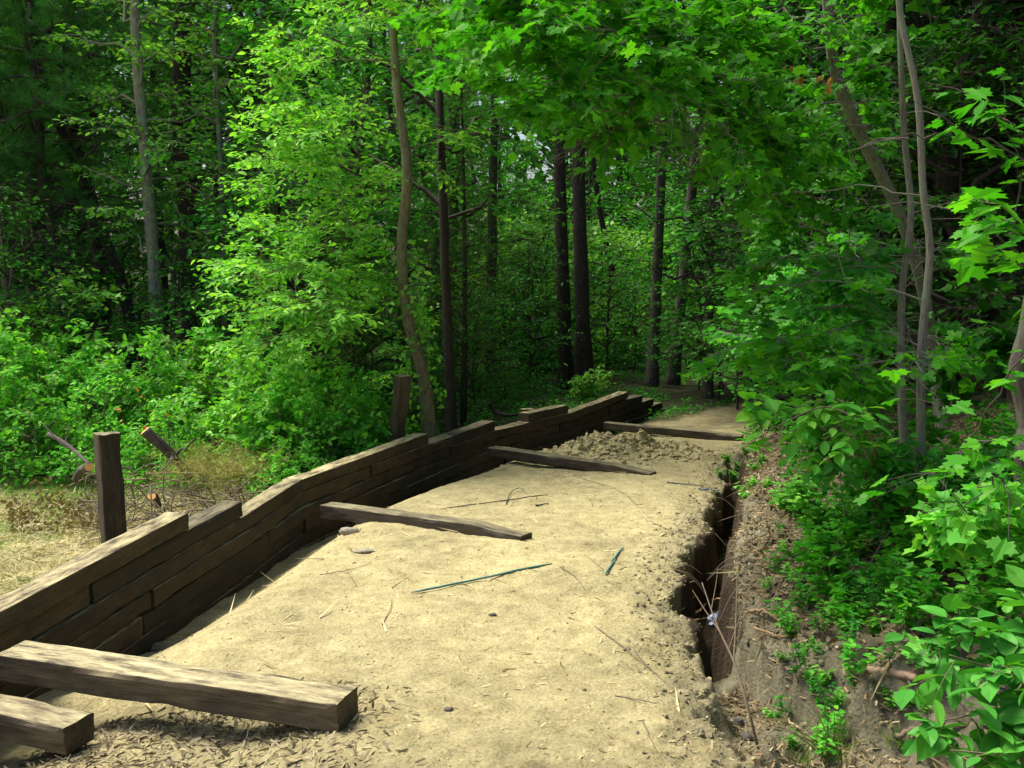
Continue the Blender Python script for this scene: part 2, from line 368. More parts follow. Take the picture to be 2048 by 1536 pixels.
M_straw = leafmat('straw', [(.38, .32, .17), (.52, .45, .26), (.34, .30, .14), (.24, .30, .10)], .2, 1.1)
M_grass = leafmat('grass', [(.06, .19, .02), (.12, .28, .04), (.28, .30, .09)], .3)
M_litter = leafmat('litter', [(.10, .075, .045), (.24, .18, .11), (.46, .38, .23), (.2, .15, .09), (.32, .2, .10), (.4, .33, .2)], .1, 1.0)
M_chips = leafmat('chips', [(.16, .12, .06), (.36, .28, .14), (.55, .45, .25), (.1, .07, .05)], .0, 1.0, .0)
M_deadleaf = leafmat('dead_leaf', [(.10, .08, .04), (.30, .25, .13), (.22, .16, .08)], .15, 1.0)
M_orange = leafmat('orange_leaf', [(.45, .18, .04), (.5, .3, .1), (.4, .12, .04)], .3, 1.2)
B_pale = barkmat('bark_pale', (.08, .072, .055, 1), (.31, .30, .24, 1), (.19, .26, .17, 1), 1)
B_dark = barkmat('bark_dark', (.018, .013, .01, 1), (.06, .043, .033, 1), None, .8)
B_pine = barkmat('bark_pine', (.035, .028, .024, 1), (.12, .095, .08, 1), (.10, .10, .07, 1), .8)
B_elm = barkmat('bark_tan', (.085, .068, .038, 1), (.26, .22, .125, 1), (.17, .19, .09, 1), 1)
B_maple = barkmat('bark_maple', (.07, .068, .05, 1), (.30, .29, .23, 1), (.19, .23, .16, 1), 1.2)
B_stick = barkmat('bark_stick', (.10, .075, .05, 1), (.26, .20, .13, 1), None, 3, .3)
B_fresh = simple('cut_wood', lin((226, 170, 96)), .8, 30, .3)
W_tie = woodmat('creosoted_tie', (.014, .010, .006, 1), (.064, .045, .023, 1), (.38, .33, .17, 1), .85)
W_beam = woodmat('weathered_beam', (.028, .021, .012, 1), (.10, .076, .043, 1), (.42, .37, .20, 1), .85)

# ------------------------------------------------------------------ ground sheet
def axis(a, b, step, outs):
    c = list(np.arange(a, b + 1e-6, step)); lo = [a]; hi = [b]; s = step
    while lo[-1] > outs[0]: s *= 1.16; lo.append(lo[-1] - s)
    s = step
    while hi[-1] < outs[1]: s *= 1.16; hi.append(hi[-1] + s)
    return np.array(sorted(lo[1:]) + c + hi[1:])
gx = axis(-4.2, 4.6, .022, (-120, 120))
gy1 = np.concatenate([np.arange(3.2, 9, .022), np.arange(9, 16.5, .036), np.arange(16.5, 26, .08)])
lo = [3.2]; s_ = .022
while lo[-1] > -60: s_ *= 1.16; lo.append(lo[-1] - s_)
hi = [26]; s_ = .09
while hi[-1] < 200: s_ *= 1.1; hi.append(hi[-1] + s_)
gy = np.array(sorted(lo[1:]) + list(gy1) + hi)
GX, GY = np.meshgrid(gx, gy); GZ = ground(GX, GY)
acc = Acc(); nx, ny = len(gx), len(gy)
ii = np.arange(ny - 1)[:, None] * nx + np.arange(nx - 1)[None]
tlx = np.interp(GY, TY, TL); trx = np.interp(GY, TY, TRt); wx = wall_x(GY)
n1 = fbm(GX * 1.3, GY * 1.3, 0, 31, 4); n2 = fbm(GX * 7, GY * 7, 0, 37, 3); n3 = fbm(GX * .6, GY * .6, 0, 39, 3)
def C(c): return np.array(c, float)
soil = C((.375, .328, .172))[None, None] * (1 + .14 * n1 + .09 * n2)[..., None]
soil = soil * (1 - .38 * smooth((5.6 - GY) / 1.6 + .3 * n1 * (GY < 6)))[..., None]  # near sand darker: greyer rubble, with some vignette put into the colour
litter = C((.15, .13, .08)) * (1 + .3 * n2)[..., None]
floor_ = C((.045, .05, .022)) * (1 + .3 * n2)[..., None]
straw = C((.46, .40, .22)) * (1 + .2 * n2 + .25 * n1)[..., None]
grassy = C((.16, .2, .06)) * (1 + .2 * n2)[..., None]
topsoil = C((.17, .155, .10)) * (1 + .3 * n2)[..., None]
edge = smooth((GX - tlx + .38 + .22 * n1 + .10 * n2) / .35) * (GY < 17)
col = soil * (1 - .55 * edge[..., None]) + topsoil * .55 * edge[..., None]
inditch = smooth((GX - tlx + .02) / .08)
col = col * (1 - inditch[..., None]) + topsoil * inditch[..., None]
shademask = smooth((ground(GX, GY, False) * 0 + np.where((GX > tlx + .02) & (GX < trx + .02) & (GY > 6.4) & (GY < 14.4), 1., 0.)))
ditchshade = C((.06, .045, .028)) * (1 + .3 * n2)[..., None]; col = col * (1 - shademask[..., None]) + ditchshade * shademask[..., None]  # ditch walls and floor painted dark, standing in for its deep shade
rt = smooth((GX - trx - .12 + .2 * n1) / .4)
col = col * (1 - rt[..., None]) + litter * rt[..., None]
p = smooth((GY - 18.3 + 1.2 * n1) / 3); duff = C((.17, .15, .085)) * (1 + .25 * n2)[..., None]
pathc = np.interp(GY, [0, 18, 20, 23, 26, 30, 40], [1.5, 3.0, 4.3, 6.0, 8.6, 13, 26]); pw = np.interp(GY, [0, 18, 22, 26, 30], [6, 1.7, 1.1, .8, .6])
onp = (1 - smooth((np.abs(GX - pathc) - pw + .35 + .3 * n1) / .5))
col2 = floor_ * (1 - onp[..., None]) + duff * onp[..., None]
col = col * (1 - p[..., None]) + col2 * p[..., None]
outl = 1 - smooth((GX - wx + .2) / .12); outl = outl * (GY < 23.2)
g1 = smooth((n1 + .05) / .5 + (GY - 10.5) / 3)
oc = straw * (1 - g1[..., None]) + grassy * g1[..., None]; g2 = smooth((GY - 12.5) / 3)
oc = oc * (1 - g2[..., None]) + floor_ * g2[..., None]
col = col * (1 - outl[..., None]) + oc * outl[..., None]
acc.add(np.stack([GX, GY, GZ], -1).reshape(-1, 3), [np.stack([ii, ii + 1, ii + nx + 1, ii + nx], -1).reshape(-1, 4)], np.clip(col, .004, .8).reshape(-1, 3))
m, n, out = newmat('soil'); b = N(n, 'ShaderNodeBsdfPrincipled', Roughness=.95); b.inputs['Specular IOR Level'].default_value = .15
a = N(n, 'ShaderNodeAttribute', attribute_name='base'); tc = N(n, 'ShaderNodeTexCoord')
nA = N(n, 'ShaderNodeTexNoise', Scale=38, Detail=8, Roughness=.75); nB = N(n, 'ShaderNodeTexNoise', Scale=5, Detail=8, Roughness=.7)
vo = N(n, 'ShaderNodeTexVoronoi', Scale=45)
for q in (nA, nB, vo): n.links.new(tc.outputs['Object'], q.inputs['Vector'])
rA = ramp(n, nA.outputs[0], [(.32, (.5, .47, .42)), (.5, (1, 1, 1)), (.72, (1.3, 1.3, 1.28))]); rB = ramp(n, nB.outputs[0], [(.33, (.74, .72, .68)), (.6, (1.1, 1.1, 1.1))])
mA = N(n, 'ShaderNodeMix', data_type='RGBA', blend_type='MULTIPLY'); mA.inputs[0].default_value = .8; mB = N(n, 'ShaderNodeMix', data_type='RGBA', blend_type='MULTIPLY'); mB.inputs[0].default_value = 1
n.links.new(a.outputs['Vector'], mA.inputs[6]); n.links.new(rA.outputs[0], mA.inputs[7]); n.links.new(mA.outputs[2], mB.inputs[6]); n.links.new(rB.outputs[0], mB.inputs[7]); n.links.new(mB.outputs[2], b.inputs['Base Color'])
ad = N(n, 'ShaderNodeMath', operation='MULTIPLY_ADD'); n.links.new(vo.outputs[0], ad.inputs[0]); ad.inputs[1].default_value = .5; n.links.new(nA.outputs[0], ad.inputs[2])
bp = N(n, 'ShaderNodeBump', Strength=.75, Distance=.018); n.links.new(ad.outputs[0], bp.inputs['Height']); n.links.new(bp.outputs[0], b.inputs['Normal']); n.links.new(b.outputs[0], out.inputs[0])
M_soil = m
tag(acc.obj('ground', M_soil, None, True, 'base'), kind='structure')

# ------------------------------------------------------------------ timber ties
def tie_mesh(acc, P, wd, ht, seed, wob=.004, chip=.012, rake=0.0):
    """P: centreline path of the tie; wd across, ht tall"""
    P = np.asarray(P, float); L = np.linalg.norm(np.diff(P, axis=0), axis=1).sum(); n = max(6, int(L / .035))
    sc = np.concatenate([[0], np.cumsum(np.linalg.norm(np.diff(P, axis=0), axis=1))]); t = np.linspace(0, L, n)
    C_ = np.stack([np.interp(t, sc, P[:, k]) for k in range(3)], 1)
    for _ in range(3): C_[1:-1] = (C_[:-2] + 2 * C_[1:-1] + C_[2:]) / 4
    Tn = nrm(np.gradient(C_, axis=0))
    if abs(Tn[0][2]) > .8: U = np.tile(nrm([.75, .66, 0.]), (n, 1))
    else: U = nrm(np.cross(Tn, [0, 0, 1.]))
    V = nrm(np.cross(U, Tn))
    r = .008; cs = []
    hw, hh = wd / 2, ht / 2
    for (sx, sy, a0) in ((1, 1, 0), (-1, 1, 90), (-1, -1, 180), (1, -1, 270)):
        for a in (0, 45, 90):
            q = R(a0 + a); cs.append((sx * (hw - r) + r * math.cos(q), sy * (hh - r) + r * math.sin(q)))
        nxt = {(1, 1): (-1, 1), (-1, 1): (-1, -1), (-1, -1): (1, -1), (1, -1): (1, 1)}[(sx, sy)]
        e0 = np.array(cs[-1]); q = R(a0 + 90); e1 = np.array((nxt[0] * (hw - r) + r * math.cos(q), nxt[1] * (hh - r) + r * math.sin(q)))
        for f in (.2, .4, .6, .8): cs.append(tuple(e0 * (1 - f) + e1 * f))
    cs = np.array(cs); k = len(cs)
    X = np.broadcast_to(cs[None, :, 0], (n, k)); Y = np.broadcast_to(cs[None, :, 1], (n, k)); S = np.broadcast_to(t[:, None], (n, k))
    ns = fbm(X * 9 + seed * 5.3, Y * 9, S * 4, seed, 3); nf = fbm(X * 60 + seed, Y * 60, S * 6, seed + 5, 2)
    corner = np.exp(-((hw - np.abs(X)) ** 2 + (hh - np.abs(Y)) ** 2) / .022 ** 2)
    cn = np.maximum(0, fbm(S * 2.6 + seed, np.sign(X) * 3.3, np.sign(Y) * 5.1, seed + 3, 4))
    f = 1 + (ns * wob + nf * wob * .5) / np.sqrt(X ** 2 + Y ** 2) - corner * cn * chip / np.hypot(hw, hh) * 1.5 * (1 - .7 * ((S > L - .06) | (S < .06)))
    Vt = C_[:, None] + U[:, None] * (X * f)[..., None] + V[:, None] * (Y * f)[..., None]
    # uneven sawn ends
    for e, sg in ((0, 1), (n - 1, -1)): Vt[e] += Tn[e] * (sg * .006 * (1 + fbm(cs[:, 0] * 30 + seed, cs[:, 1] * 30, 0, seed)))[:, None]
    if rake: # feathered, broken far end
        m_ = smooth((t - (L - .7)) / .7)[:, None, None]; Vt = Vt - V[:, None] * m_ * rake * ht + 0
    i = np.arange(n - 1)[:, None] * k; j = np.arange(k)[None]; jn = (j + 1) % k
    q = np.stack([i + j, i + jn, i + k + jn, i + k + j], -1).reshape(-1, 4)
    c0 = Vt[0].mean(0); c1 = Vt[-1].mean(0); nv = n * k
    J = np.arange(k); cap0 = np.stack([np.full(k, nv), (J + 1) % k, J], -1); cap1 = np.stack([np.full(k, nv + 1), (n - 1) * k + J, (n - 1) * k + (J + 1) % k], -1)
    A = np.stack([S, X, Y], -1).reshape(-1, 3); A = np.vstack([A, [[0, 0, 0], [L, 0, 0]]])
    acc.add(np.vstack([Vt.reshape(-1, 3), c0, c1]), [q, cap0, cap1], A)
def wpt(s, off, z):
    x = np.interp(s, WS, WP[:, 0]); y = np.interp(s, WS, WP[:, 1])
    e = .25; tx = np.interp(s + e, WS, WP[:, 0]) - np.interp(s - e, WS, WP[:, 0]); ty = np.interp(s + e, WS, WP[:, 1]) - np.interp(s - e, WS, WP[:, 1])
    l = math.hypot(tx, ty); return np.array([x - ty / l * off, y + tx / l * off, z])   # off>0: away from the trail
wall = thing('timber_retaining_wall', 'long curving low wall of dark stacked railroad ties beside the sandy trail bed', 'wall', (*WP[4], ztop(8)))
W0 = np.array(wall.location)
S = lambda y: wall_s(y)
yA, yB, yC, yE, yF, yG, yI = WP[2][1], WP[3][1], WP[4][1], WP[5][1], WP[6][1], WP[7][1], WP[8][1]
end = [None] * 9
runs = {0: [(0.0, S(yA))], 1: [(0, S(yB))], 2: [(0, S(yE))], 3: [(0, S(yF)), (S(yF) + .95, S(yG))], 4: [(0, S(yI))],
        5: [(0, S(yI) + .75)], 6: [(0, S(yI) + 1.4)], 7: [(S(8), S(yI) + 2.0)], 8: [(S(12), WS[-1])]}
TW = .21; sd_n = 0
for k, rr in runs.items():
    for (a0, a1) in rr:
        # joints: fixed tie length, staggered by course, counted back from the run's visible end
        cuts = [a1]; Ln = {0: 2.75, 1: 2.5, 2: 2.62}.get(k, 2.45)
        if k == 2: cuts = [a1, S(yC)]
        cc = cuts[-1] - (Ln if k < 3 else Ln * (.55 + .45 * ((k * 37) % 10) / 10))
        while cc > a0 + .6: cuts.append(cc); cc -= Ln
        cuts.append(a0)
        for q in range(len(cuts) - 1):
            sd_n += 1; e1, e0 = cuts[q] - .006, cuts[q + 1] + .006
            if e1 - e0 < .25: continue
            off = TW / 2 + float(uni(-.022, .024)); dz = float(uni(-.004, .003)); ss = np.linspace(e0, e1, max(2, int((e1 - e0) / .15)))
            hgt = T - float(uni(.004, .018)); til = float(uni(-.003, .003))
            P = [wpt(s, off, ztop(k) - T / 2 + dz + til * (2 * (s - e0) / (e1 - e0) - 1)) for s in ss]
            ac = Acc(); tie_mesh(ac, P, TW + float(uni(-.01, .015)), hgt, sd_n, .0045, .013)
            o = ac.obj('tie', W_tie, wall, False, 'grain', W0)
# trail cross beams (deadmen)
def beam(name, label, pr, zr, pl, zl, wd, ht, seed, cat='beam', mat=None, rake=0, ext=0, group='beams laid across the trail bed'):
    """pr/pl: pixels of the front bottom edge at the right and left end, with their heights"""
    a = atz(*pr, zr); b_ = atz(*pl, zl); d = nrm(b_ - a); b_ = b_ + d * ext
    back = nrm(np.cross([0, 0, 1.], a - b_)); back = back if back[1] > 0 else -back
    P = np.linspace(b_, a, 12) + back * wd / 2 + np.array([0, 0, ht / 2])
    o0 = b_.copy(); ac = Acc(); tie_mesh(ac, P, wd, ht, seed, .005, .016, rake)
    return tag(ac.obj(name, mat or W_beam, None, False, 'grain', o0), label, cat, group)
beam('cross_beam', 'nearest weathered grey brown beam, its sawn end lying on the sand at the bottom left', (678, 1468), -.30, (0, 1363), -.30, .235, .158, 101, ext=.03)
beam('cross_beam', 'second beam from the camera, cracked and sinking into the bright sand in the middle', (1043, 1093), -.575, (640, 1037), -.69, .20, .15, 102, rake=.35)
beam('cross_beam', 'third beam from the camera, its splintered end buried before the mound of clods', (1300, 962), -.83, (975, 915), -.80, .21, .15, 103, rake=.35)
beam('cross_beam', 'farthest thin looking beam, lying behind the mound of clods', (1481, 886), -1.03, (1206, 860), -1.02, .20, .14, 104, rake=.15)
beam('lower_tie', 'short dark tie end poking in at the bottom left corner below the nearest beam', (132, 1512), -.47, (0, 1480), -.47, .20, .15, 105, cat='tie', mat=W_beam, ext=.5, group=None)
# posts
def post(label, tl_px, bot_px, d, wtop, seed, lean):
    top = at(*tl_px, d); bot = at(*bot_px, d + lean); bot = bot + (bot - top) * .55
    zz = gz(bot[0], bot[1]) - .25; f = (zz - top[2]) / (bot[2] - top[2]); bot = top + (bot - top) * f
    ac = Acc(); tie_mesh(ac, np.linspace(bot, top, 10), wtop, .155, seed, .005, .018)
    return tag(ac.obj('timber_post', W_beam, None, False, 'grain', bot), label, 'post', 'upright timber posts behind the wall')
post('near upright square timber post standing left behind the wall before the brush pile', (214, 865), (227, 1075), 8.95, .20, 111, .0)
post('far upright square timber post standing beside the curved tan tree trunk', (806, 750), (794, 875), 14.0, .20, 112, .0)

# ------------------------------------------------------------------ trees
def limb_path(a, b, bend=.12, n=7, up=.15):
    L = np.linalg.norm(b - a); t = np.linspace(0, 1, n)[:, None]
    P = a * (1 - t) + b * t; P = P + np.sin(np.pi * t) * np.array([0, 0, up * L]); P[1:-1] += rnd(n - 2, 3) * bend * L / n
    return P
def trunk_mesh(path, r0, r1, n=40, ns=14, flare=.35, bump=.12, seed=0):
    P = resample(path, n); t = np.linspace(0, 1, n)
    rad = r0 * (1 - t) + r1 * t; rad = rad * (1 + flare * np.exp(-t * 22))
    return P, rad
def crown_tree(name, label, cat, path, r0, r1, targets, bark, leafm, nl=46, size=.12, kind='oval', Rr=.5, minup=.2, seed=0,
               flat=.25, lr=.02, tw=6, updev=.45, group=None, twr=.003, trunk_bump=.12, sub=2, extra=None, droop=.15):
    path = np.asarray(path, float); base = path[0].copy(); path[0] = path[0] - np.array([0, 0, .15])
    wood, lf = Acc(), Acc(); br = Acc(); P, rad = trunk_mesh(path, r0, r1, seed=seed); tube(wood, P, rad, 14, trunk_bump, seed=seed)
    if extra is not None: extra(wood, br, lf)
    nodes = [(P[i], rad[i]) for i in range(4, len(P) - 1)]; NP = [q_[0] for q_ in nodes]; NR = [q_[1] * .45 for q_ in nodes]; ntr = len(NP); HX = [0.0] * ntr
    targets = sorted(targets, key=lambda g_: min(np.linalg.norm(g_ - q_) for q_ in P))
    for tg in targets:
        A_ = np.array(NP); dv = tg - A_; dist = np.linalg.norm(dv, axis=1); cost = dist + .35 * np.array(HX) + np.maximum(0, -dv[:, 2]) * .9 + (dist < .25) * 5
        i = int(np.argmin(cost)); st = NP[i]; L = dist[i]; q = limb_path(st, tg, .22, 8, .07)
        r_ = min(NR[i] * .8, lr * (.35 + L * .3)); r_ = max(r_, .004); rr_l = np.linspace(r_, max(.0028, r_ * .35), 8); tube(br, q, rr_l, 5, 0, cap=False, seed=seed)
        for j in range(2, 7): NP.append(q[j]); NR.append(rr_l[j]); HX.append(HX[i] + L * j / 7)
        d = nrm(q[-1] - q[-3]); spray(br, lf, q[-1] - d * Rr * .3, d, Rr, nl, size, kind, flat, droop, tw, twr, updev)
        for _ in range(sub):
            j = random.randint(3, 6); dd = nrm(q[j] - q[j - 1] + rnd(3) * .6 * np.array([1, 1, .4]))
            e = q[j] + dd * Rr * uni(.5, 1.1); tube(br, np.array([q[j], (q[j] + e) / 2 + rnd(3) * .03, e]), [.006, .005, .003], 3, cap=False)
            spray(br, lf, e - dd * Rr * .2, dd, Rr * .85, nl, size, kind, flat, droop, tw, twr, updev)
    t = thing(name, label, cat, base, group)
    wood.obj('trunk', bark, t, True, 'grain', base)
    if br.n: br.obj('branches', bark, t, True, 'grain', base)
    lf.obj('crown', leafm, t, False, None, base)
    return t
def region(polys, n):
    """targets: each poly (x0,y0,x1,y1,d0,d1,weight) in photo pixels and metres away"""
    wts = np.array([p_[6] for p_ in polys], float); wts /= wts.sum(); out_ = []
    for p_ in rng.choice(len(polys), n, p=wts):
        x0, y0, x1, y1, d0_, d1_, _ = polys[p_]; out_.append(at(uni(x0, x1), uni(y0, y1), uni(d0_, d1_)))
    return out_

KEEP += [([(788, 80), (797, 200), (815, 350), (803, 500), (806, 560)], 10, 15.3, .95), ([(806, 560), (818, 650), (850, 770), (865, 880)], 10, 15.3, .8),
         ([(1655, 0), (1672, 150)], 12, 10.2, .6), ([(1672, 150), (1722, 270), (1800, 430)], 12, 10.9, .97),
         ([(1800, 0), (1808, 260), (1822, 430), (1806, 560), (1802, 660)], 14, 10.5, .95), ([(1806, 660), (1808, 860), (1826, 990)], 10, 10.5, .75),
         ([(1800, 20), (1836, 200), (1846, 380), (1860, 500), (1848, 640), (1842, 690)], 12, 10.5, .93), ([(1842, 690), (1842, 900), (1846, 1070)], 8, 10, .75),
         ([(1112, 280), (1133, 740)], 10, 24, .9), ([(1155, 280), (1172, 745)], 14, 24, .9), ([(1325, 210), (1300, 750)], 10, 24, .9), ([(1395, 200), (1350, 700)], 10, 24, .9),
         ([(890, 430), (900, 860)], 10, 15, .8)]
# the light tree beside the far post
def vine(wood, br, lf):
    for k in range(2):
        c = [at(862, 872, 15), at(835, 700, 15), at(812, 560, 15)]; P = resample(c, 60)
        a = np.linspace(0, 14, 60) + k * 3; P = P + np.stack([np.cos(a), np.sin(a), 0 * a], 1) * .13; tube(br, P, .008, 4, cap=False)
        L = np.repeat(P[8:], 5, 0) + rnd(52 * 5, 3) * .10; put_leaves(lf, L, rnd(len(L), 3) * .6 + [0, -.3, -.6], np.array([0, -1, .4]) + rnd(len(L), 3) * .5, .10 * uni(.6, 1.1, len(L)), 'ovate')
path = [at(865, 900, 15), at(850, 770, 15), at(818, 650, 15), at(803, 500, 15.0), at(815, 350, 15), at(797, 200, 15), at(786, 60, 15), at(778, -160, 15.1), at(790, -380, 15.2)]
path[0][2] = gz(path[0][0], path[0][1])
crown_tree('young_tree', 'light green tree with a curved tan trunk standing behind the wall by the far post', 'tree', path, .10, .045,
           region([(520, -60, 800, 330, 13.6, 16.3, 3), (470, 300, 780, 560, 13.6, 15.8, 3), (440, 520, 700, 700, 13.2, 15, 3), (800, -40, 960, 380, 14, 16.5, 1.2), (560, -500, 980, -60, 13.5, 17, 1.4), (760, 640, 880, 760, 14.6, 15.4, .25), (830, 380, 910, 560, 14.6, 15.6, .3)], 125),
           B_elm, M_bright, nl=40, size=.12, kind='oval', Rr=.55, seed=3, extra=vine, sub=2)

# leaning maple on the bank and its overhanging boughs
path = [onground(1893, 890), at(1872, 760, 10.9), at(1850, 600, 10.7), at(1800, 430, 10.3), at(1722, 270, 9.8), at(1672, 150, 9.4), at(1655, 0, 9.1), at(1640, -250, 8.8), at(1630, -500, 8.6)]
over = region([(1000, -40, 1300, 120, 6.2, 8.5, 2.4), (1050, 100, 1330, 240, 6.2, 8.2, 1.8), (1250, -20, 1560, 300, 6.8, 9, 3.2), (1150, 200, 1400, 300, 6.8, 8.0, .7), (1400, 250, 1600, 400, 7.5, 9.5, .8), (1550, -50, 1750, 330, 8, 10, 1), (1000, -330, 1700, -60, 6, 9.5, 1.8), (1700, -1000, 2500, -280, 6.5, 11, 4)], 125)  # last region: unseen boughs above the frame, added to shade the right side
crown_tree('leaning_maple', 'maple with a thick grey leaning trunk on the bank and boughs overhanging the trail', 'tree', path, .068, .038, over, B_maple, M_maple,
           nl=46, size=.105, kind='maple', Rr=.46, seed=5, sub=2, flat=.18, updev=.38, lr=.018)
# two slim stems
def slim(label, pts, r, polys, nt_, seed, leafm=M_maple, **kw):
    p0 = onground(*pts[0]); d = p0[1]; path = [p0] + [at(x, y, d + dd) for (x, y, dd) in pts[1:]]
    return crown_tree('slim_maple', label, 'tree', path, r, r * .55, region(polys, nt_), B_maple, leafm, seed=seed, trunk_bump=.07, lr=.012, **kw)
slim('slim pale maple stem standing just left of its twin on the bank', [(1826, 990), (1806, 860, -.1), (1802, 700, -.1), (1806, 560, 0), (1822, 430, 0), (1808, 260, .1), (1800, 60, .1), (1795, -200, .1)], .037,
     [(1560, 430, 1780, 700, 8.0, 10.5, 2.2), (1500, 640, 1720, 790, 8.5, 11, 1), (1620, -150, 1900, 100, 7.5, 9.5, .4)], 26, 21, M_mid, nl=34, size=.115, kind='maple', Rr=.42, sub=2, flat=.14)
slim('slim pale maple stem standing just right of its twin, knobbly at half height', [(1846, 1082), (1842, 900, 0), (1842, 740, 0), (1848, 640, 0), (1860, 500, 0), (1846, 380, 0), (1836, 200, 0), (1800, 20, .05), (1780, -200, .1)], .034,
     [(1430, 670, 1700, 770, 6.3, 7.4, 1.6), (1700, 690, 1950, 790, 6.0, 7.2, 1.4), (1500, 380, 1640, 640, 7.2, 9, .6)], 22, 22, nl=28, size=.105, kind='maple', Rr=.36, sub=1, flat=.15)
slim('thin dark forked sapling rising behind the two slim maple stems', [(1760, 830), (1745, 700, 0), (1700, 560, 0), (1690, 400, 0), (1688, 200, 0), (1690, -100, 0)], .035,
     [(1450, 300, 1720, 560, 10.5, 14, 2), (1500, 500, 1700, 700, 11, 13, 1.5), (1600, -200, 1900, 300, 11, 14, 1), (1810, 450, 1960, 800, 8.8, 10.2, 1.6)], 40, 23, M_dark, nl=34, size=.15, kind='maple_low', Rr=.5, sub=2)
# gnarled tree at the right edge, close
path = [onground(2052, 1110), at(2048, 960, 5.2), at(2052, 840, 5.2), at(2036, 740, 5.2), at(2056, 650, 5.2), at(2085, 450, 5.2), at(2130, 100, 5.2), at(2150, -300, 5.3)]
crown_tree('edge_maple', 'knotty tree cut by the right edge with bright boughs of lobed leaves', 'tree', path, .05, .035,
           [at(1900, 245, 3.3), at(1790, 275, 3.4), at(1985, 215, 3.2), at(1960, 400, 3.0), at(2010, 440, 3.0), at(2040, 340, 3.1), at(1930, 430, 3.2), at(2030, 520, 3.2), at(1880, 800, 4.2), at(1960, 920, 3.8), at(1900, 935, 3.9), at(1990, 880, 3.7), at(2030, 760, 3.8), at(1860, 950, 4.0), at(2020, 990, 3.6),
            at(2100, 330, 3.2), at(2120, 600, 3.2), at(1930, 1010, 4.2)],
           B_pine, M_maple, nl=14, size=.10, kind='maple', Rr=.26, seed=25, sub=0, flat=.12, tw=4, updev=.3, lr=.007, twr=.0022)

KEEP_SAVED, KEEP[:] = list(KEEP), []
# ---- library pieces for woods further back
def lib_crown(seed, h0, h1, Rc, nlimb, nl, size, kind, leafm, bark, Rr=1.0, layered=.2, shape=1.0, updev=.45, sub=2):
    global rng
    br, lf = Acc(), Acc()
    for k in range(nlimb):
        z = h0 + (h1 - h0) * ((k + .5) / nlimb) ** .9; a = k * 2.4 + uni(0, .8); f = (z - h0) / (h1 - h0)
        r_ = Rc * (math.sin(math.pi * min(1, (f * .82 + .18))) ** .6 * shape + (1 - shape) * (1 - f)) * uni(.6, 1.1)
        st = np.array([0, 0, z - .3 * r_]); e = np.array([math.cos(a) * r_, math.sin(a) * r_, z + uni(-.2, .4)])
        q = limb_path(st, e, .4, 6, .06); tube(br, q, np.linspace(.02 + .012 * r_, .008, 6), 4, cap=False, seed=k)
        for j in range(2, 6):
            for _ in range(sub):
                d = nrm(q[j] - q[j - 1] + rnd(3) * .7 * np.array([1, 1, layered])); spray(br, lf, q[j], d, Rr * uni(.6, 1.1), nl, size, kind, layered, .15, 5, .005, updev)
    return br.mesh('branches', bark, True, 'grain'), lf.mesh('crown', leafm)
C_broad = [lib_crown(1, 3.2, 11.5, 3.2, 22, 22, .19, 'oval', M_mid, B_dark), lib_crown(2, 4.2, 13, 3.0, 22, 22, .19, 'oval', M_dark, B_dark), lib_crown(3, 1.2, 9, 2.4, 24, 20, .17, 'oval', M_mid, B_dark)]
C_under = [lib_crown(4, .5, 3.4, 1.4, 13, 15, .125, 'oval', M_mid, B_dark, .6), lib_crown(5, .5, 4.6, 1.7, 15, 16, .13, 'oval', M_dark, B_dark, .65), lib_crown(6, .4, 2.6, 1.2, 12, 15, .12, 'maple_low', M_bright, B_dark, .55)]
# pine: dead branches below, needle fans above
def lib_pine(seed, h0, h1, Rc):
    br, lf = Acc(), Acc()
    for k in range(26):   # bare dead limbs
        z = uni(1.2, h0 + 1); a = uni(0, 6.28); r_ = uni(.8, 2.4); e = np.array([math.cos(a) * r_, math.sin(a) * r_, z + uni(-.5, .5)])
        q = limb_path(np.array([0, 0, z]), e, .9, 8, .04); tube(br, q, np.linspace(.022, .004, 8), 4, cap=False)
        for _ in range(5):
            j = random.randint(2, 7); tube(br, np.array([q[j], q[j] + rnd(3) * .18, q[j] + rnd(3) * .35]), [.006, .004, .002], 3, cap=False)
    for k in range(24):
        z = h0 + (h1 - h0) * k / 24; a = k * 2.4 + uni(0, .6); r_ = Rc * (1 - .5 * k / 24) * uni(.7, 1.1); e = np.array([math.cos(a) * r_, math.sin(a) * r_, z + .2])
        q = limb_path(np.array([0, 0, z - .5]), e, .5, 8, .03); tube(br, q, np.linspace(.05, .008, 8), 5, cap=False)
        for j in range(2, 8):
            for _ in range(6):
                d = nrm(q[j] - q[j - 1] + rnd(3) * .8 * np.array([1, 1, .25])); s_ = q[j]; e2 = s_ + d * uni(.3, .8)
                tube(br, np.array([s_, e2]), [.006, .004], 3, cap=False)
                t = uni(.25, 1, 42)[:, None]; p_ = s_ * (1 - t) + e2 * t; put_leaves(lf, p_, nrm(d + rnd(42, 3) * .8 + [0, 0, .15]), rnd(42, 3), uni(.13, .22, 42), 'needle')
    return br.mesh('branches', B_pine, True, 'grain'), lf.mesh('crown', M_needle)
M_hillshade = leafmat('leaf_hillshade', [(.004, .022, .006), (.007, .038, .009), (.012, .055, .012)], .12, gloss=.008)  # near black leaves: the shade of the hill is put into the colour
C_hillshade = lib_crown(9, 2.2, 13, 3.1, 26, 24, .17, 'oval', M_hillshade, B_dark)
C_pine = lib_pine(7, 6.0, 15, 3.6)
C_pinelow = lib_pine(8, 4.2, 12, 3.2)
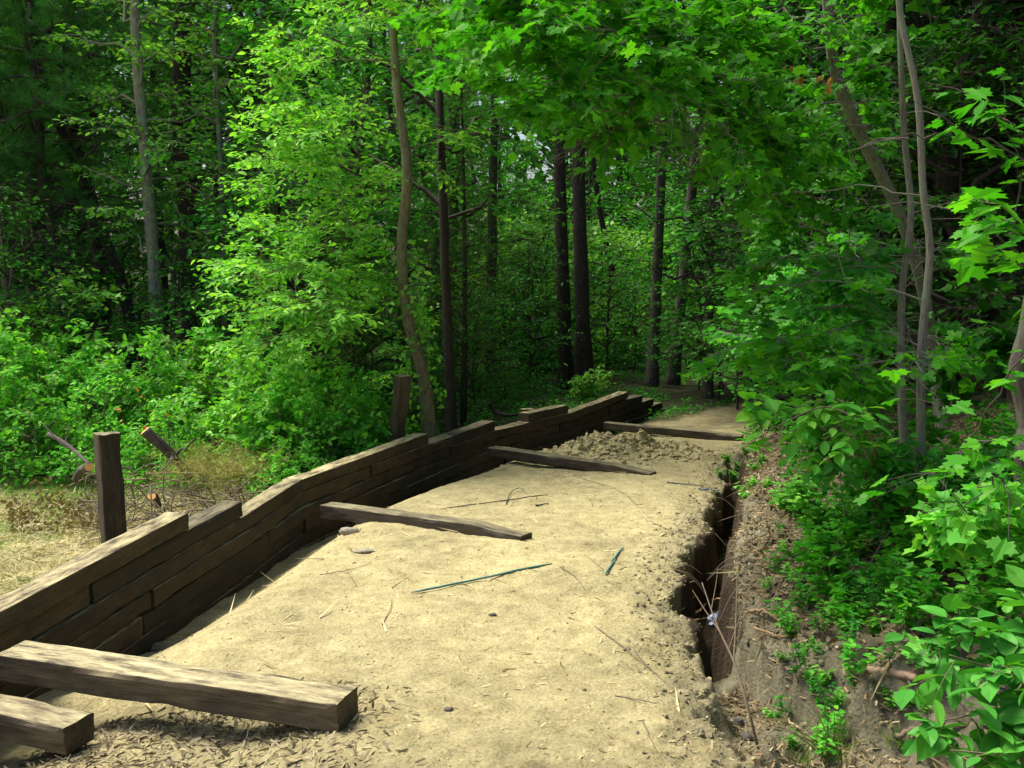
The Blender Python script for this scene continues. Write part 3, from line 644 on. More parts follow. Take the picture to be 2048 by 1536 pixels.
# red cedar: narrow dense
def lib_cedar():
    br, lf = Acc(), Acc()
    for k in range(90):
        z = .6 + 6 * (k / 90); a = k * 2.4; r_ = (1.25 - .9 * (k / 90)) * uni(.6, 1.1); e = np.array([math.cos(a) * r_, math.sin(a) * r_, z + .3 * r_])
        q = limb_path(np.array([0, 0, z]), e, .6, 6, .02); tube(br, q, np.linspace(.012, .003, 6), 3, cap=False)
        for j in range(2, 6):
            nn = 46; p_ = q[j] + rnd(nn, 3) * .13; put_leaves(lf, p_, nrm(q[j] - q[j - 1]) * .7 + rnd(nn, 3) * .7, rnd(nn, 3), uni(.06, .13, nn), 'needle')
    return br.mesh('branches', B_dark, True, 'grain'), lf.mesh('crown', M_cedar)
C_cedar = lib_cedar()
C_airy = lib_crown(12, 2.2, 9.5, 1.9, 20, 18, .14, 'oval', M_bright, B_pale, .65, .12)
def child(name, me, parent, rz=0, sc=1.0, loc=(0, 0, 0)):
    o = bpy.data.objects.new(name, me); COL.objects.link(o); o.parent = parent; o.rotation_euler = (0, 0, rz); o.scale = (sc, sc, sc); o.location = loc; return o
def trunk_tree(name, label, cat, px, d, wpx, bend, crown, bark, group=None, hh=12, sc=1.0, base=None, cz=0.0):
    """a tall stem whose foot is at image column px, distance d; bend: list of (dx metres per height)"""
    x = (px - 1024) / F * d / cp * (1.0); b = np.array([at(px, 700, d)[0], d, 0.]); b[2] = gz(b[0], b[1]); t = thing(name, label, cat, b, group)
    r0 = wpx / 2 / F * d; hs = np.linspace(-.25, hh, len(bend) + 1); pts = [np.array([0, 0, hs[0]])] + [np.array([bx, uni(-.12, .12), h]) for bx, h in zip(bend, hs[1:])]
    ac = Acc(); P, rad = trunk_mesh(pts, r0, r0 * .35, 34); tube(ac, P, rad, 12, .14, seed=int(px) % 97)
    ac.obj('trunk', bark, t, True, 'grain')
    rz = float(uni(0, 6.28)); ox = bend[len(bend) // 2]
    child('branches', crown[0], t, rz, sc, (ox, 0, cz)); child('crown', crown[1], t, rz, sc, (ox, 0, cz))
    return t
named = [
 ('pine_tree', 'pale lichen covered straight trunk rising behind the bushes at the left', 318, 21, 30, (0, -.12, -.2, -.1, -.1), C_airy, B_pale, 1.2),
 ('pine_tree', 'broad dark trunk with a tangle of dead stems right behind the pale straight trunk', 392, 25.5, 62, (0, .0, -.1, .1, .1), C_pine, B_dark, 0),
 ('pine_tree', 'dark leaning trunk with long crooked boughs at the far left', 270, 25, 26, (-.2, -1.0, -2.0, -2.8, -3.2), C_pinelow, B_dark, 0),
 ('slender_tree', 'thin pale stem between the pale straight trunk and the light green tree', 448, 21.5, 16, (.05, .1, .0, .2, .2), C_airy, B_pale, .6),
 ('pine_tree', 'dark reddish trunk second from the left edge among dead branches', 140, 24, 24, (-.1, -.4, -.5, -.9, -1.2), C_pine, B_pine, 0),
 ('slender_tree', 'thin brown stem cut off by the left edge above the bushes', 30, 22, 16, (-.1, -.2, -.4, -.3, -.3), C_pinelow, B_elm, 2.),
 ('slender_tree', 'dark trunk standing right behind the curved tan trunk', 905, 17.5, 22, (-.1, -.16, -.2, -.1, 0), C_broad[1], B_dark, 0),
 ('slender_tree', 'dark trunk alone between the curved tan trunk and the pair of dark trunks', 980, 27, 22, (.05, .1, .15, .1, .1), C_broad[1], B_dark, 2),
 ('slender_tree', 'left one of the pair of dark trunks in the middle of the wood', 1133, 26, 30, (-.1, -.2, -.15, -.1, 0), C_broad[0], B_dark, 3.5),
 ('slender_tree', 'right and thicker one of the pair of dark trunks in the middle of the wood', 1170, 25.5, 34, (-.1, -.2, -.15, .0, 0), C_broad[1], B_dark, 3.5),
 ('slender_tree', 'straight brown trunk past the far end of the wall', 1305, 26.5, 24, (.1, .15, .25, .3, .3), C_broad[0], B_pine, 3.2),
 ('slender_tree', 'brown trunk leaning right beyond the far end of the wall', 1345, 27, 24, (.25, .5, .75, .9, 1.1), C_broad[1], B_pine, 3.2),
 ('slender_tree', 'thin trunk far back leaning left in the bright green gap of the wood', 1245, 36, 14, (-.4, -1.0, -1.3, -1.6, -1.8), C_broad[0], B_dark, 3),
 ('slender_tree', 'dark upright trunk in the deep shade behind the leaning maple', 1905, 15, 40, (.0, .1, .1, .2, .2), C_hillshade, B_dark, 1.5),
 ('slender_tree', 'dark trunk at the top of the shady bank near the right edge', 1975, 17, 30, (.0, .1, .3, .2, .2), C_hillshade, B_dark, 1),
 ('slender_tree', 'dark trunk behind the low maple spray on the bank', 1640, 21, 24, (.0, -.1, .1, .1, .2), C_broad[0], B_dark, 1.2)]
for (nm, lb, px, d, wp, bend, cr, bk, cz) in named:
    mid = px > 950 and px < 1400; trunk_tree(nm, lb, 'tree', px, d, wp, bend, cr, bk, None, base=None, cz=cz + (3.5 if mid else 0), hh=15 if mid else 13, sc=.7 if mid else 1)
# background trees (their trunks and crowns shared)
def lib_trunk(seed, r, h, bark):
    ac = Acc(); P = [np.array([rnd(1)[0] * .12 * k, rnd(1)[0] * .1 * k, h * k / 4 - (.3 if k == 0 else 0)]) for k in range(5)]; P[0][:2] = 0
    P, rad = trunk_mesh(P, r, r * .35, 26); tube(ac, P, rad, 9, .14, seed=seed); return ac.mesh('trunk', bark, True, 'grain')
TR = [lib_trunk(1, .17, 12, B_dark), lib_trunk(2, .13, 11, B_pine), lib_trunk(3, .2, 13, B_dark)]
protos = []
for i, (cr, tr) in enumerate([(C_broad[0], TR[0]), (C_broad[1], TR[2]), (C_broad[2], TR[1]), (C_pine, TR[2]), (C_pinelow, TR[1]), (C_hillshade, TR[2])]):
    protos.append((cr, tr))
placed = [(o.location.x, o.location.y) for o in bpy.data.objects if o.type == 'EMPTY' and o.get('category') == 'tree']
NAMES = [('forest_tree', 'leafy green tree standing in the wood behind the front row'), ('forest_tree', 'tall dark leaved tree standing deep in the wood'), ('forest_tree', 'slender tree leafy down to the ground in the wood'), ('forest_pine', 'pine with long green needle fans in the back of the wood'), ('forest_pine', 'low branched pine among the other trees of the wood'), ('forest_tree', 'very dark dense tree on the shady hill at the right')]
GR = ['leafy green trees of the wood', 'dark leaved trees of the wood', 'slender trees of the wood', 'pines of the wood', 'low branched pines of the wood', 'dark trees on the hill at the right']
cnt = 0
proto_obj = {}
def put_tree(k, x, y, sc=None):
    z = gz(x, y); sc = sc or float(uni(.85, 1.25)); rz = float(uni(0, 6.28))
    if k not in proto_obj:
        t = thing(NAMES[k][0], NAMES[k][1], 'tree', (x, y, z), GR[k]); t.scale = (sc,) * 3; t.rotation_euler = (0, 0, rz)
        child('trunk', protos[k][1], t); child('branches', protos[k][0][0], t); child('crown', protos[k][0][1], t); proto_obj[k] = t
    else: copy_thing(proto_obj[k], (x, y, z), rz, sc)
def okp(x, y, md):
    return all((x - a) ** 2 + (y - b_) ** 2 > md ** 2 for a, b_ in placed)
# front row of the wood, left
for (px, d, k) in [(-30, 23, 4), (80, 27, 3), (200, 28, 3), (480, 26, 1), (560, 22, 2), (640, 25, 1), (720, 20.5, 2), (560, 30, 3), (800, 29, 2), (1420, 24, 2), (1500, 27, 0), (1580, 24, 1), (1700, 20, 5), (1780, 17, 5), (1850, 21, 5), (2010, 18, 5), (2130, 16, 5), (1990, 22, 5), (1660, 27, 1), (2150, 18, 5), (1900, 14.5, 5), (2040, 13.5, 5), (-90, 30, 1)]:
    x = (px - 1024) / F * d; placed.append((x, d)); put_tree(k, x, d)
for q_ in range(16):
    d = (21, 25, 29, 34)[q_ % 4] + .7 * math.sin(q_ * 5); x = -(.60 + .05 * (q_ // 4) * 2 + .02 * (q_ % 3)) * d; placed.append((x, d)); put_tree((3, 1, 4, 0)[(q_ * 7) % 4], x, d)
tries = 0
while cnt < 105 and tries < 6000:
    tries += 1; y = uni(27, 60); x = uni(-.62, .62) * y
    if not okp(x, y, 2.5): continue
    if -1.0 < x - (y - 27) * .14 < 6.5 and y < 56: continue
    if -10 < x < 8 and y < 52 and rng.random() < .88: continue
    if -.41 < x / y < -.275 and y > 33: continue
    placed.append((x, y)); cnt += 1
    k = int(rng.choice(5, p=[.3, .25, .15, .15, .15])) if x < 0 else int(rng.choice(5, p=[.35, .45, .15, .05, 0]))
    put_tree(k, x, y, float(uni(.9, 1.4)))
# shading trees on the hill to the right, outside the frame but casting its deep shade
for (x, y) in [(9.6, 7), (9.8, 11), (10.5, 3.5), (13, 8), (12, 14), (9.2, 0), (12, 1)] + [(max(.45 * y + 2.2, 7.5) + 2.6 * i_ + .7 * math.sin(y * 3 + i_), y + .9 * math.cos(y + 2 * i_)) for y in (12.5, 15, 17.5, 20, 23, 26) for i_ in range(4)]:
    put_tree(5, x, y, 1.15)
# far wood: one mass
ac = Acc(); nn = 34000
th = uni(-1.15, .9, nn); rr_ = uni(62, 85, nn); hz = uni(-1, 1, nn) ** 2 * 0 + uni(0, 1, nn) * 21
X_ = rr_ * np.sin(th); Y_ = rr_ * np.cos(th); clump = fbm(X_ * .25, Y_ * .25, hz * .3, 51, 3); kk = clump > -.35
X_, Y_, hz = X_[kk], Y_[kk], hz[kk]; Z_ = ground(X_, Y_, False) + hz
put_leaves(ac, np.stack([X_, Y_, Z_], 1), rnd(len(X_), 3), np.array([0, -.5, 1]) + rnd(len(X_), 3) * .6, uni(.7, 1.6, len(X_)), 'oval')
tag(ac.obj('far_wood', M_dark), 'dense far off wood closing the view behind the trees', 'wood', kind='stuff')

# understory saplings
def lib_under(i, name, label, group, x, y, sc):
    t = thing(name, label, 'sapling', (x, y, gz(x, y)), group); t.scale = (sc,) * 3
    s = Acc(); P = resample([np.array([0, 0, -.15]), np.array([.08, .02, 1.2]), np.array([-.04, .05, (3.2, 4.4, 2.4)[i]])], 14); tube(s, P, np.linspace(.028, .01, 14), 6, .1)
    child('stem', s.mesh('stem', B_dark, True, 'grain'), t); child('branches', C_under[i][0], t); child('crown', C_under[i][1], t); return t
UN = [('understory_sapling', 'mid green leafy sapling in the undergrowth of the wood', 'mid green saplings in the undergrowth'), ('understory_sapling', 'dark green layered sapling in the shade of the wood', 'dark saplings in the undergrowth'), ('understory_sapling', 'bright broad leaved sapling in the undergrowth of the wood', 'bright saplings in the undergrowth')]
up0 = {}
def put_under(i, x, y, sc):
    if i not in up0: up0[i] = lib_under(i, *UN[i], x, y, sc)
    else: copy_thing(up0[i], (x, y, gz(x, y)), float(uni(0, 6.28)), sc)
for (px, d, i, sc) in [(60, 20, 0, 1.1), (120, 18.5, 2, 1.1), (190, 21, 0, 1), (250, 22, 1, 1), (20, 18, 1, 1), (350, 20, 0, .9), (480, 20, 1, 1), (520, 18.5, 0, 1.1), (600, 19, 1, 1.2), (680, 18, 1, 1), (740, 18.5, 0, .9),
                       (930, 24, 1, .9), (1000, 30, 0, .8), (1060, 25, 1, .85), (1100, 33, 2, 1), (1190, 33, 2, 1.1), (1230, 36, 2, 1.2), (1270, 30, 0, .9), (1400, 25.5, 0, .9), (1440, 23.5, 1, 1.), (1480, 22, 1, 1.1), (1520, 20.5, 0, .9), (1560, 21, 1, 1.2), (1600, 18, 1, 1.1), (1660, 16, 1, 1), (1620, 15, 0, .9),
                       (1700, 14, 1, 1), (1760, 13, 1, .9), (1800, 14.5, 1, 1.1), (1900, 12, 1, 1), (2020, 12.5, 1, 1.), (1700, 18, 1, 1.3), (1850, 17, 1, 1.2)]:
    put_under(i, (px - 1024) / F * d, d, sc)
for _ in range(34):
    y = uni(26, 44); x = uni(-.55, .6) * y
    if 0 < x < 4.5 and y < 31: continue
    put_under(int(rng.choice(3, p=[.4, .3, .3])), x, y, float(uni(.8, 1.4)))
for (px, d, i, sc) in [(1010, 34, 2, 1.3), (1060, 38, 2, 1.5), (1110, 42, 0, 1.6), (1180, 40, 2, 1.6), (1215, 44, 2, 1.8), (1260, 41, 2, 1.6), (1290, 46, 0, 1.8), (1090, 50, 2, 2.2), (1180, 52, 0, 2.3), (1250, 55, 2, 2.4), (1340, 44, 2, 1.8), (1400, 38, 0, 1.5), (960, 40, 0, 1.6), (1030, 48, 2, 2), (1150, 58, 0, 2.8), (1050, 60, 2, 2.8), (1300, 60, 2, 3), (1220, 30.5, 2, .8), (1080, 29.5, 0, .7), (1010, 23, 0, .8), (1075, 27.5, 0, 1.1), (1040, 31, 2, 1.5), (1215, 28, 0, 1.0), (1090, 34, 2, 1.8), (1200, 35, 2, 1.6), (950, 21.5, 0, .7)]:
    put_under(i, (px - 1024) / F * d, d, sc)
# red cedars
def cedar(label, px, d, sc):
    x = (px - 1024) / F * d; t = thing('red_cedar', label, 'tree', (x, d, gz(x, d))); t.scale = (sc,) * 3
    ac = Acc(); tube(ac, resample([np.array([0, 0, -.15]), np.array([.05, 0, 3.]), np.array([0, .05, 6.5])], 12), np.linspace(.07, .015, 12), 8, .1); ac.obj('trunk', B_dark, t, True, 'grain')
    rz = float(uni(0, 6)); child('branches', C_cedar[0], t, rz); child('crown', C_cedar[1], t, rz)
cedar('olive green cedar behind the light green tree and above the bush', 700, 17.5, .62)
cedar('taller dark cedar to the right of the curved tan trunk', 925, 19.5, 1.05)

# bushes on the left
def lib_bush(seed, Rb, H, nspray, leafm, size, kind='oval', nl=26):
    br, lf = Acc(), Acc()
    for k in range(nspray):
        a = uni(0, 6.28); u = uni(0, 1) ** .5; f = 1 - u ** 2 * .75; e = np.array([math.cos(a) * Rb * u, math.sin(a) * Rb * u, H * f * uni(.4, 1.25)])
        q = limb_path(np.array([math.cos(a), math.sin(a), 0]) * .12, e, .3, 6, .05); tube(br, q, np.linspace(.011, .004, 6), 4, cap=False)
        d = nrm(q[-1] - q[-2] + rnd(3) * .5); spray(br, lf, q[-1] - d * .1, d, .40, nl, size, kind, .3, .2, 5, .003, .6, .8)
        j = 4; d = nrm(np.array([q[j][0], q[j][1], .3]) + rnd(3) * .5); spray(br, lf, q[j], d, .3, nl, size, kind, .5, .2, 4, .003, .6, .8)
    return br.mesh('stems', B_stick, True, 'grain'), lf.mesh('foliage', leafm)
C_bush = [lib_bush(1, 1.25, 1.9, 62, M_bushleaf, .125, 'oval', 32), lib_bush(2, 1.15, 1.6, 60, M_bright, .11, 'ovate', 30), lib_bush(3, 1.0, 1.25, 46, M_bushleaf, .10, 'oval', 28)]
bushes = [(30, 16.5, 0, 1.02, 'bush cut by the left edge with a bright leafy top'), (150, 17.5, 0, .95, 'second bush from the left, rounded, at the foot of the dark wood'), (235, 16, 0, 1.05, 'tallest arching bush of the left thicket, below the dark trunks'), (350, 16.5, 1, 1.1, 'pale green bush at the foot of the pale straight trunk'),
          (60, 14.4, 2, 1.0, 'low bush before the left thicket by the brown leaves'), (180, 14.6, 2, .95, 'low tangled bush behind the near post'), (440, 14.8, 1, 1.05, 'yellow green bush below the pale stem, behind the cut log'), (540, 14.3, 1, .95, 'bright bush hanging over the bend of the wall'), (620, 14.0, 0, .85, 'green bush just behind the long upper tie of the wall'),
          (690, 14.8, 0, .8, 'darker green bush left of the far post'), (330, 13.9, 2, .8, 'small bush above the cut log'), (590, 13.0, 2, .6, 'small leafy bush touching the outer side of the wall bend'), (470, 16.8, 0, 1.1, 'bush behind the yellow green bush'), (-60, 15, 0, 1.1, 'bush mostly outside the left edge')]
for (px, d, i, sc, lb) in bushes:
    x = (px - 1024) / F * d; t = thing('bush', lb, 'bush', (x, d, gz(x, d) - .05), 'bushes in the thicket left of the wall'); t.scale = (sc, sc, sc); t.rotation_euler = (0, 0, float(uni(0, 6.28)))
    child('stems', C_bush[i][0], t); child('foliage', C_bush[i][1], t)
#PART2 ---------------------------------------------------------------- ground cover, plants and litter (stuff and small things)
def scatter(name, label, mat, kind_, X, Y, size, leafkind, lift=.02, uprand=.6, dirz=.0, cat='ground cover', dz=None):
    Z = ground(X, Y) + lift * rng.random(len(X)) if dz is None else ground(X, Y) + dz
    D = rnd(len(X), 3); D[:, 2] = D[:, 2] * .25 + dirz
    ac = Acc(); put_leaves(ac, np.stack([X, Y, Z], 1), D, np.array([0, 0, 1.]) + rnd(len(X), 3) * uprand, size, leafkind)
    return tag(ac.obj(name, mat), label, cat, kind=kind_)
def inds(n, x0, x1, y0, y1): return uni(x0, x1, n), uni(y0, y1, n)
def tl_(y): return np.interp(y, TY, TL)
def tr_(y): return np.interp(y, TY, TRt)
# forest floor plants behind the wall and beyond its end
X, Y = inds(165000, -26, 17, 12.5, 50)
dens = fbm(X * .7, Y * .7, 0, 71, 3)
pc = np.interp(Y, [0, 18, 20, 23, 26, 30, 40], [1.5, 3.0, 4.3, 6.0, 8.6, 13, 26]); pw_ = np.interp(Y, [0, 18, 22, 26, 30], [6, 1.9, 1.1, .7, .4])
k = (((X < wall_x(Y) - .35) | (Y > 23.4)) & ((np.abs(X - pc) > pw_ - .25) | (Y > 31))) & (dens > -.45) & (Y > 14 + 1.5 * dens)
k |= (Y > 19) & (X > wall_x(Y) + .3) & (np.abs(X - pc) > pw_ - .15) & (dens > -.6)
X, Y = X[k], Y[k]; hgt = rng.random(len(X)) ** 1.3 * (.12 + .30 * np.clip(fbm(X * .9, Y * .9, 0, 73, 2) + .4, 0, 1.3)) * np.where(X > wall_x(Y), .5, 1)
scatter('woodland_undergrowth', 'low green leafy plants covering the floor of the wood', M_mid, 'stuff', X, Y, uni(.06, .13, len(X)), 'oval', dz=hgt, uprand=.7, cat='undergrowth')
# grass and straw behind the wall on the left
X, Y = inds(60000, -9, -2.6, 5.5, 15.5); dens = fbm(X * 1.1, Y * 1.1, 0, 75, 3); k = (X < wall_x(Y) - .3); X, Y, dens = X[k], Y[k], dens[k]
g = rng.random(len(X)) < np.clip(.02 + (Y - 9.5) * .12 + dens * .5, .01, .9)
scatter('dry_straw', 'dry yellow straw strewn over the clearing behind the wall', M_straw, 'stuff', X[~g], Y[~g], uni(.06, .17, (~g).sum()), 'straw', lift=.04, dirz=.12, cat='straw')
scatter('short_grass', 'short green grass in patches behind the wall', M_grass, 'stuff', X[g], Y[g], uni(.06, .16, g.sum()), 'blade', dirz=.9, cat='grass')
# leaf litter on the bank
X, Y = inds(70000, 1.2, 7.5, 2.6, 16); X = tr_(Y) - .02 + (X - 1.2) ** 1.25 * .75; dens = fbm(X * 1.5, Y * 1.5, 0, 77, 3); k = (rng.random(len(X)) < .55 + dens * .5) & ((X - tr_(Y)) > .12 + .22 * dens); X, Y = X[k], Y[k]
scatter('leaf_litter', 'brown fallen leaves and bark bits covering the bank right of the ditch', M_litter, 'stuff', X, Y, uni(.018, .07, len(X)), 'oval', lift=.03, uprand=.7, cat='leaf litter')
# bark chips and straw bits on the trail
X, Y = inds(26000, -3, 4.5, 3.0, 19); tlv = tl_(Y); e = tlv - X; dens = fbm(X * 1.7, Y * 1.7, 0, 79, 3)
pr = .07 + .75 * np.exp(-np.maximum(0, e - .1) / .35) + .55 * smooth((5.0 - Y) / 1.0) + .25 * np.clip(dens - .35, 0, 1); k = (X > wall_x(Y) + .1) & (e > -.1) & (rng.random(len(X)) < pr); X, Y = X[k], Y[k]
scatter('wood_chips', 'small splinters and bark chips scattered on the sandy trail bed', M_chips, 'stuff', X, Y, uni(.015, .055, len(X)), 'chip', lift=.004, uprand=.35, cat='wood chips')
n_ = 80000; Y = uni(2.6, 14.5, n_); X = tl_(Y) + .05 + uni(0, 1, n_) ** 1.3 * (2.6 + (tr_(Y) - tl_(Y))); k = (X > tr_(Y) - .02) | (Y < 6.1); k &= rng.random(n_) < .5 + .6 * fbm(X * 2, Y * 2, 0, 81, 3); X, Y = X[k], Y[k]
scatter('bank_debris', 'dry bark bits, needles and leaf crumbs over the bare bank and ditch mouth', M_litter, 'stuff', X, Y, uni(.012, .065, len(X)), 'chip', lift=.015, uprand=.6, cat='debris')
n_ = 2600; Y = uni(2.6, 14.5, n_); X = tl_(Y) + uni(0, 1, n_) * 2.6; k = (X > tr_(Y)) | (Y < 6.1); X, Y = X[k], Y[k]
scatter('bank_twigs', 'thin dry twigs and rootlets littering the bank', M_deadleaf, 'stuff', X, Y, uni(.08, .35, len(X)), 'needle', lift=.03, uprand=.6, cat='twigs')
M_shred = leafmat('shredded_bark', [(.08, .065, .04), (.18, .15, .09), (.32, .28, .17), (.13, .11, .07)], .0, 1.0, .0)
n_ = 6000; X, Y = inds(n_, -2.7, -.3, 4.0, 5.5); k = rng.random(n_) < .8 * smooth((-.4 - X) / .8); X, Y = X[k], Y[k]
scatter('shredded_bark', 'shredded bark and grey wood chips under the nearest beam', M_shred, 'stuff', X, Y, uni(.02, .07, len(X)), 'chip', lift=.02, uprand=.6, cat='wood chips')
# pebbles and clods
t_ = (1 + 5 ** .5) / 2
ICO = nrm(np.array([[-1, t_, 0], [1, t_, 0], [-1, -t_, 0], [1, -t_, 0], [0, -1, t_], [0, 1, t_], [0, -1, -t_], [0, 1, -t_], [t_, 0, -1], [t_, 0, 1], [-t_, 0, -1], [-t_, 0, 1]]))
ICF = np.array([[0, 11, 5], [0, 5, 1], [0, 1, 7], [0, 7, 10], [0, 10, 11], [1, 5, 9], [5, 11, 4], [11, 10, 2], [10, 7, 6], [7, 1, 8], [3, 9, 4], [3, 4, 2], [3, 2, 6], [3, 6, 8], [3, 8, 9], [4, 9, 5], [2, 4, 11], [6, 2, 10], [8, 6, 7], [9, 8, 1]])
def lumps(name, label, mat, X, Y, size, cat, sink=.2):
    nn = len(X); Z = ground(X, Y) + size * (.35 - sink); ang = uni(0, 6.28, nn); V = ICO[None] * (1 + .28 * rnd(nn, 12, 1)) * np.stack([uni(.6, 1.2, nn), uni(.5, 1, nn), uni(.35, .8, nn)], 1)[:, None]
    c, s = np.cos(ang)[:, None], np.sin(ang)[:, None]; V = np.stack([V[..., 0] * c - V[..., 1] * s, V[..., 0] * s + V[..., 1] * c, V[..., 2]], -1) * size[:, None, None] + np.stack([X, Y, Z], 1)[:, None]
    ac = Acc(); ac.add(V.reshape(-1, 3), [(ICF[None] + (np.arange(nn) * 12)[:, None, None]).reshape(-1, 3)]); return tag(ac.obj(name, mat), label, cat, kind='stuff')
M_clod = simple('clod', (.40, .34, .165), .95, 25, .35, .6); M_dclod = simple('dark_clod', (.19, .165, .10), .95, 25, .4, .6)
M_stone = simple('stone', (.30, .27, .20), .85, 14, .4, .4); M_dstone = simple('dark_stone', (.10, .085, .07), .8, 14, .4, .4)
X, Y = inds(22000, -3, 4.5, 3.0, 18.5); e = tl_(Y) - X; m_ = np.exp(-(((X - 1.75) / 1.25) ** 2 + ((Y - 15.3) / .75) ** 2))
pr = .10 + .8 * np.exp(-np.maximum(0, e) / .25) * (Y < 15) + .9 * m_ + .35 * smooth((5 - Y) / 1); k = (X > wall_x(Y) + .1) & (e > -.12) & (rng.random(len(X)) < pr); X, Y = X[k], Y[k]
lumps('soil_crumbs', 'loose sandy crumbs lying on the trail bed', M_clod, X, Y, uni(.005, .016, len(X)), 'soil')
n_ = 2600; X = 1.75 + rnd(n_) * .72; Y = 15.15 + rnd(n_) * .36; lumps('soil_clods', 'dry yellow clods heaped between the two farthest beams', M_clod, X, Y, .006 + .055 * rng.random(n_) ** 4, 'soil')
n_ = 2200; Y = uni(4.2, 14.5, n_); X = tl_(Y) - np.abs(rnd(n_)) * .22 + .03; lumps('dark_soil_crumbs', 'dark crumbling soil along the left lip of the ditch', M_dclod, X, Y, .003 + .02 * rng.random(n_) ** 3, 'soil')
n_ = 7000; Y = uni(2.8, 14.5, n_); X = tr_(Y) + np.abs(rnd(n_)) * .5 - .02; lumps('bank_crumbs', 'grey brown soil crumbs along the right edge of the ditch', M_dclod, X, Y, .004 + .03 * rng.random(n_) ** 3, 'soil')

# individual stones
def stone(label, px, py, s, mat, fl=.6, xs=1.0):
    p_ = onground(px, py); ac = Acc(); th_ = np.linspace(0, np.pi, 9); ph = np.linspace(0, 2 * np.pi, 14, endpoint=False)
    V = np.stack([np.sin(th_)[:, None] * np.cos(ph), np.sin(th_)[:, None] * np.sin(ph), np.cos(th_)[:, None] + 0 * ph], -1)
    V = V * (1 + .22 * fbm(V[..., 0] * 1.6 + px, V[..., 1] * 1.6, V[..., 2] * 1.6, int(px), 3))[..., None] * s * np.array([xs, .8, fl])
    i = np.arange(8)[:, None] * 14; j = np.arange(14)[None]; jn = (j + 1) % 14
    ac.add(V.reshape(-1, 3) + p_ + [0, 0, s * fl * .45], [np.stack([i + j, i + 14 + j, i + 14 + jn, i + jn], -1).reshape(-1, 4)])
    return tag(ac.obj('stone', mat, None, False, None, p_), label, 'stone')
stone('grey square stone at the foot of the wall under the second beam', 700, 1068, .075, M_stone, .6, 1.4)
stone('flat pale stone on the sand in front of the second beam', 728, 1104, .06, M_stone, .35, 1.5)
stone('small dark stone alone on the bright sand', 985, 1232, .022, M_dstone, .6, 1.3)
stone('small dark stone beside the end of the nearest beam', 897, 1416, .02, M_dstone, .6, 1.4)
stone('dark angular clod at the lower left lip of the ditch', 1470, 1450, .045, M_dstone, .8, 1.2)
stone('second dark clod below the first at the ditch lip', 1495, 1478, .035, M_dstone, .7)
stone('pale rounded stone in the straw behind the wall at the left', 62, 1062, .10, M_clod, .45, 1.5)
stone('lump of dry soil in the corner between wall and nearest beam', 325, 1300, .07, M_dclod, .6, 1.5)

# sticks, rods and roots, each one its own thing
def stick(name, label, cat, pts, r, mat=B_stick, ns=6, lift=None, n=24, taper=.4, group=None):
    """pts: (px, py, height above ground)"""
    P = []
    for q in pts:
        g_ = onground(q[0], q[1]); P.append(g_ + [0, 0, (q[2] if len(q) > 2 else 0) + r])
    P = resample(np.array(P), n); P[1:-1] += rnd(n - 2, 3) * r * .35
    ac = Acc(); tube(ac, P, np.linspace(r, r * taper, n), ns, .12, seed=int(pts[0][0]) % 50); return tag(ac.obj(name, mat, None, True, 'grain', P[0].copy()), label, cat, group)
def stick3(name, label, cat, P, r, mat=B_stick, n=30, taper=.35, kids=(), group=None):
    P = np.array(P, float); base_ = P[0].copy(); ac = Acc(); Q = resample(P, n); tube(ac, Q, np.linspace(r, r * taper, n), 7, .1, seed=3)
    for (f, e, rr2) in kids:
        s0 = Q[int(f * (n - 1))]; tube(ac, resample([s0, (s0 + e) / 2 + rnd(3) * .02, np.array(e)], 8), np.linspace(rr2, rr2 * .4, 8), 5, cap=False)
    return tag(ac.obj(name, mat, None, True, 'grain', base_), label, cat, group)
M_teal = simple('teal_rod', (.07, .21, .19), .6, 30, .3, .3); M_blue = simple('blue_plastic', (.09, .13, .25), .4, 14, .5, .3, c2=(.13, .17, .25)); M_black = simple('dark_strip', (.03, .04, .07), .5, 20, .3)
def rod(label, a, b_, r, mat=M_teal, name='metal_rod', cat='rod', lift=.006):
    A, B = onground(*a), onground(*b_); ac = Acc(); n_ = 12; P = A + (B - A) * np.linspace(0, 1, n_)[:, None]; P[:, 2] = ground(P[:, 0], P[:, 1]) * .35 + P[:, 2] * .65 + r + lift
    P[1:-1] += rnd(n_ - 2, 3) * .0015; rr_ = np.full(n_, r); rr_[[0, -1]] = r * .45; tube(ac, P, rr_, 8, 0.05)
    return tag(ac.obj(name, mat, None, True, 'grain', A), label, cat)
rod('long thin teal rod lying on the bright sand below the second beam', (822, 1190), (1104, 1134), .009)
rod('short teal rod nearer the ditch, upper of its two pieces', (1222, 1133), (1246, 1101), .009)
rod('short teal rod nearer the ditch, lower of its two pieces', (1210, 1156), (1230, 1130), .009)
rod('thin rusty rod lying near the wall between second and third beam', (880, 1022), (1096, 993), .006, M_dstone)
stick('bent_wire', 'bent dark wire arching up from the sand near the wall', 'wire', [(1012, 1012, 0), (1022, 992, .02), (1040, 985, .03), (1055, 992, 0)], .006, M_black)
stick('dark_strip', 'short flat dark strip on the sand below the bent wire', 'strip', [(1072, 1018, 0), (1098, 1012, 0)], .010, M_black)
stick('dark_strip', 'dark blue plastic strip on the sand right of the third beam end', 'strip', [(1334, 970, 0), (1365, 973, .01), (1408, 980, 0)], .011, M_black)
stick('plastic_scrap', 'pale blue plastic scrap by the left lip of the ditch', 'scrap', [(1404, 985, 0), (1440, 998, .01)], .016, M_blue)
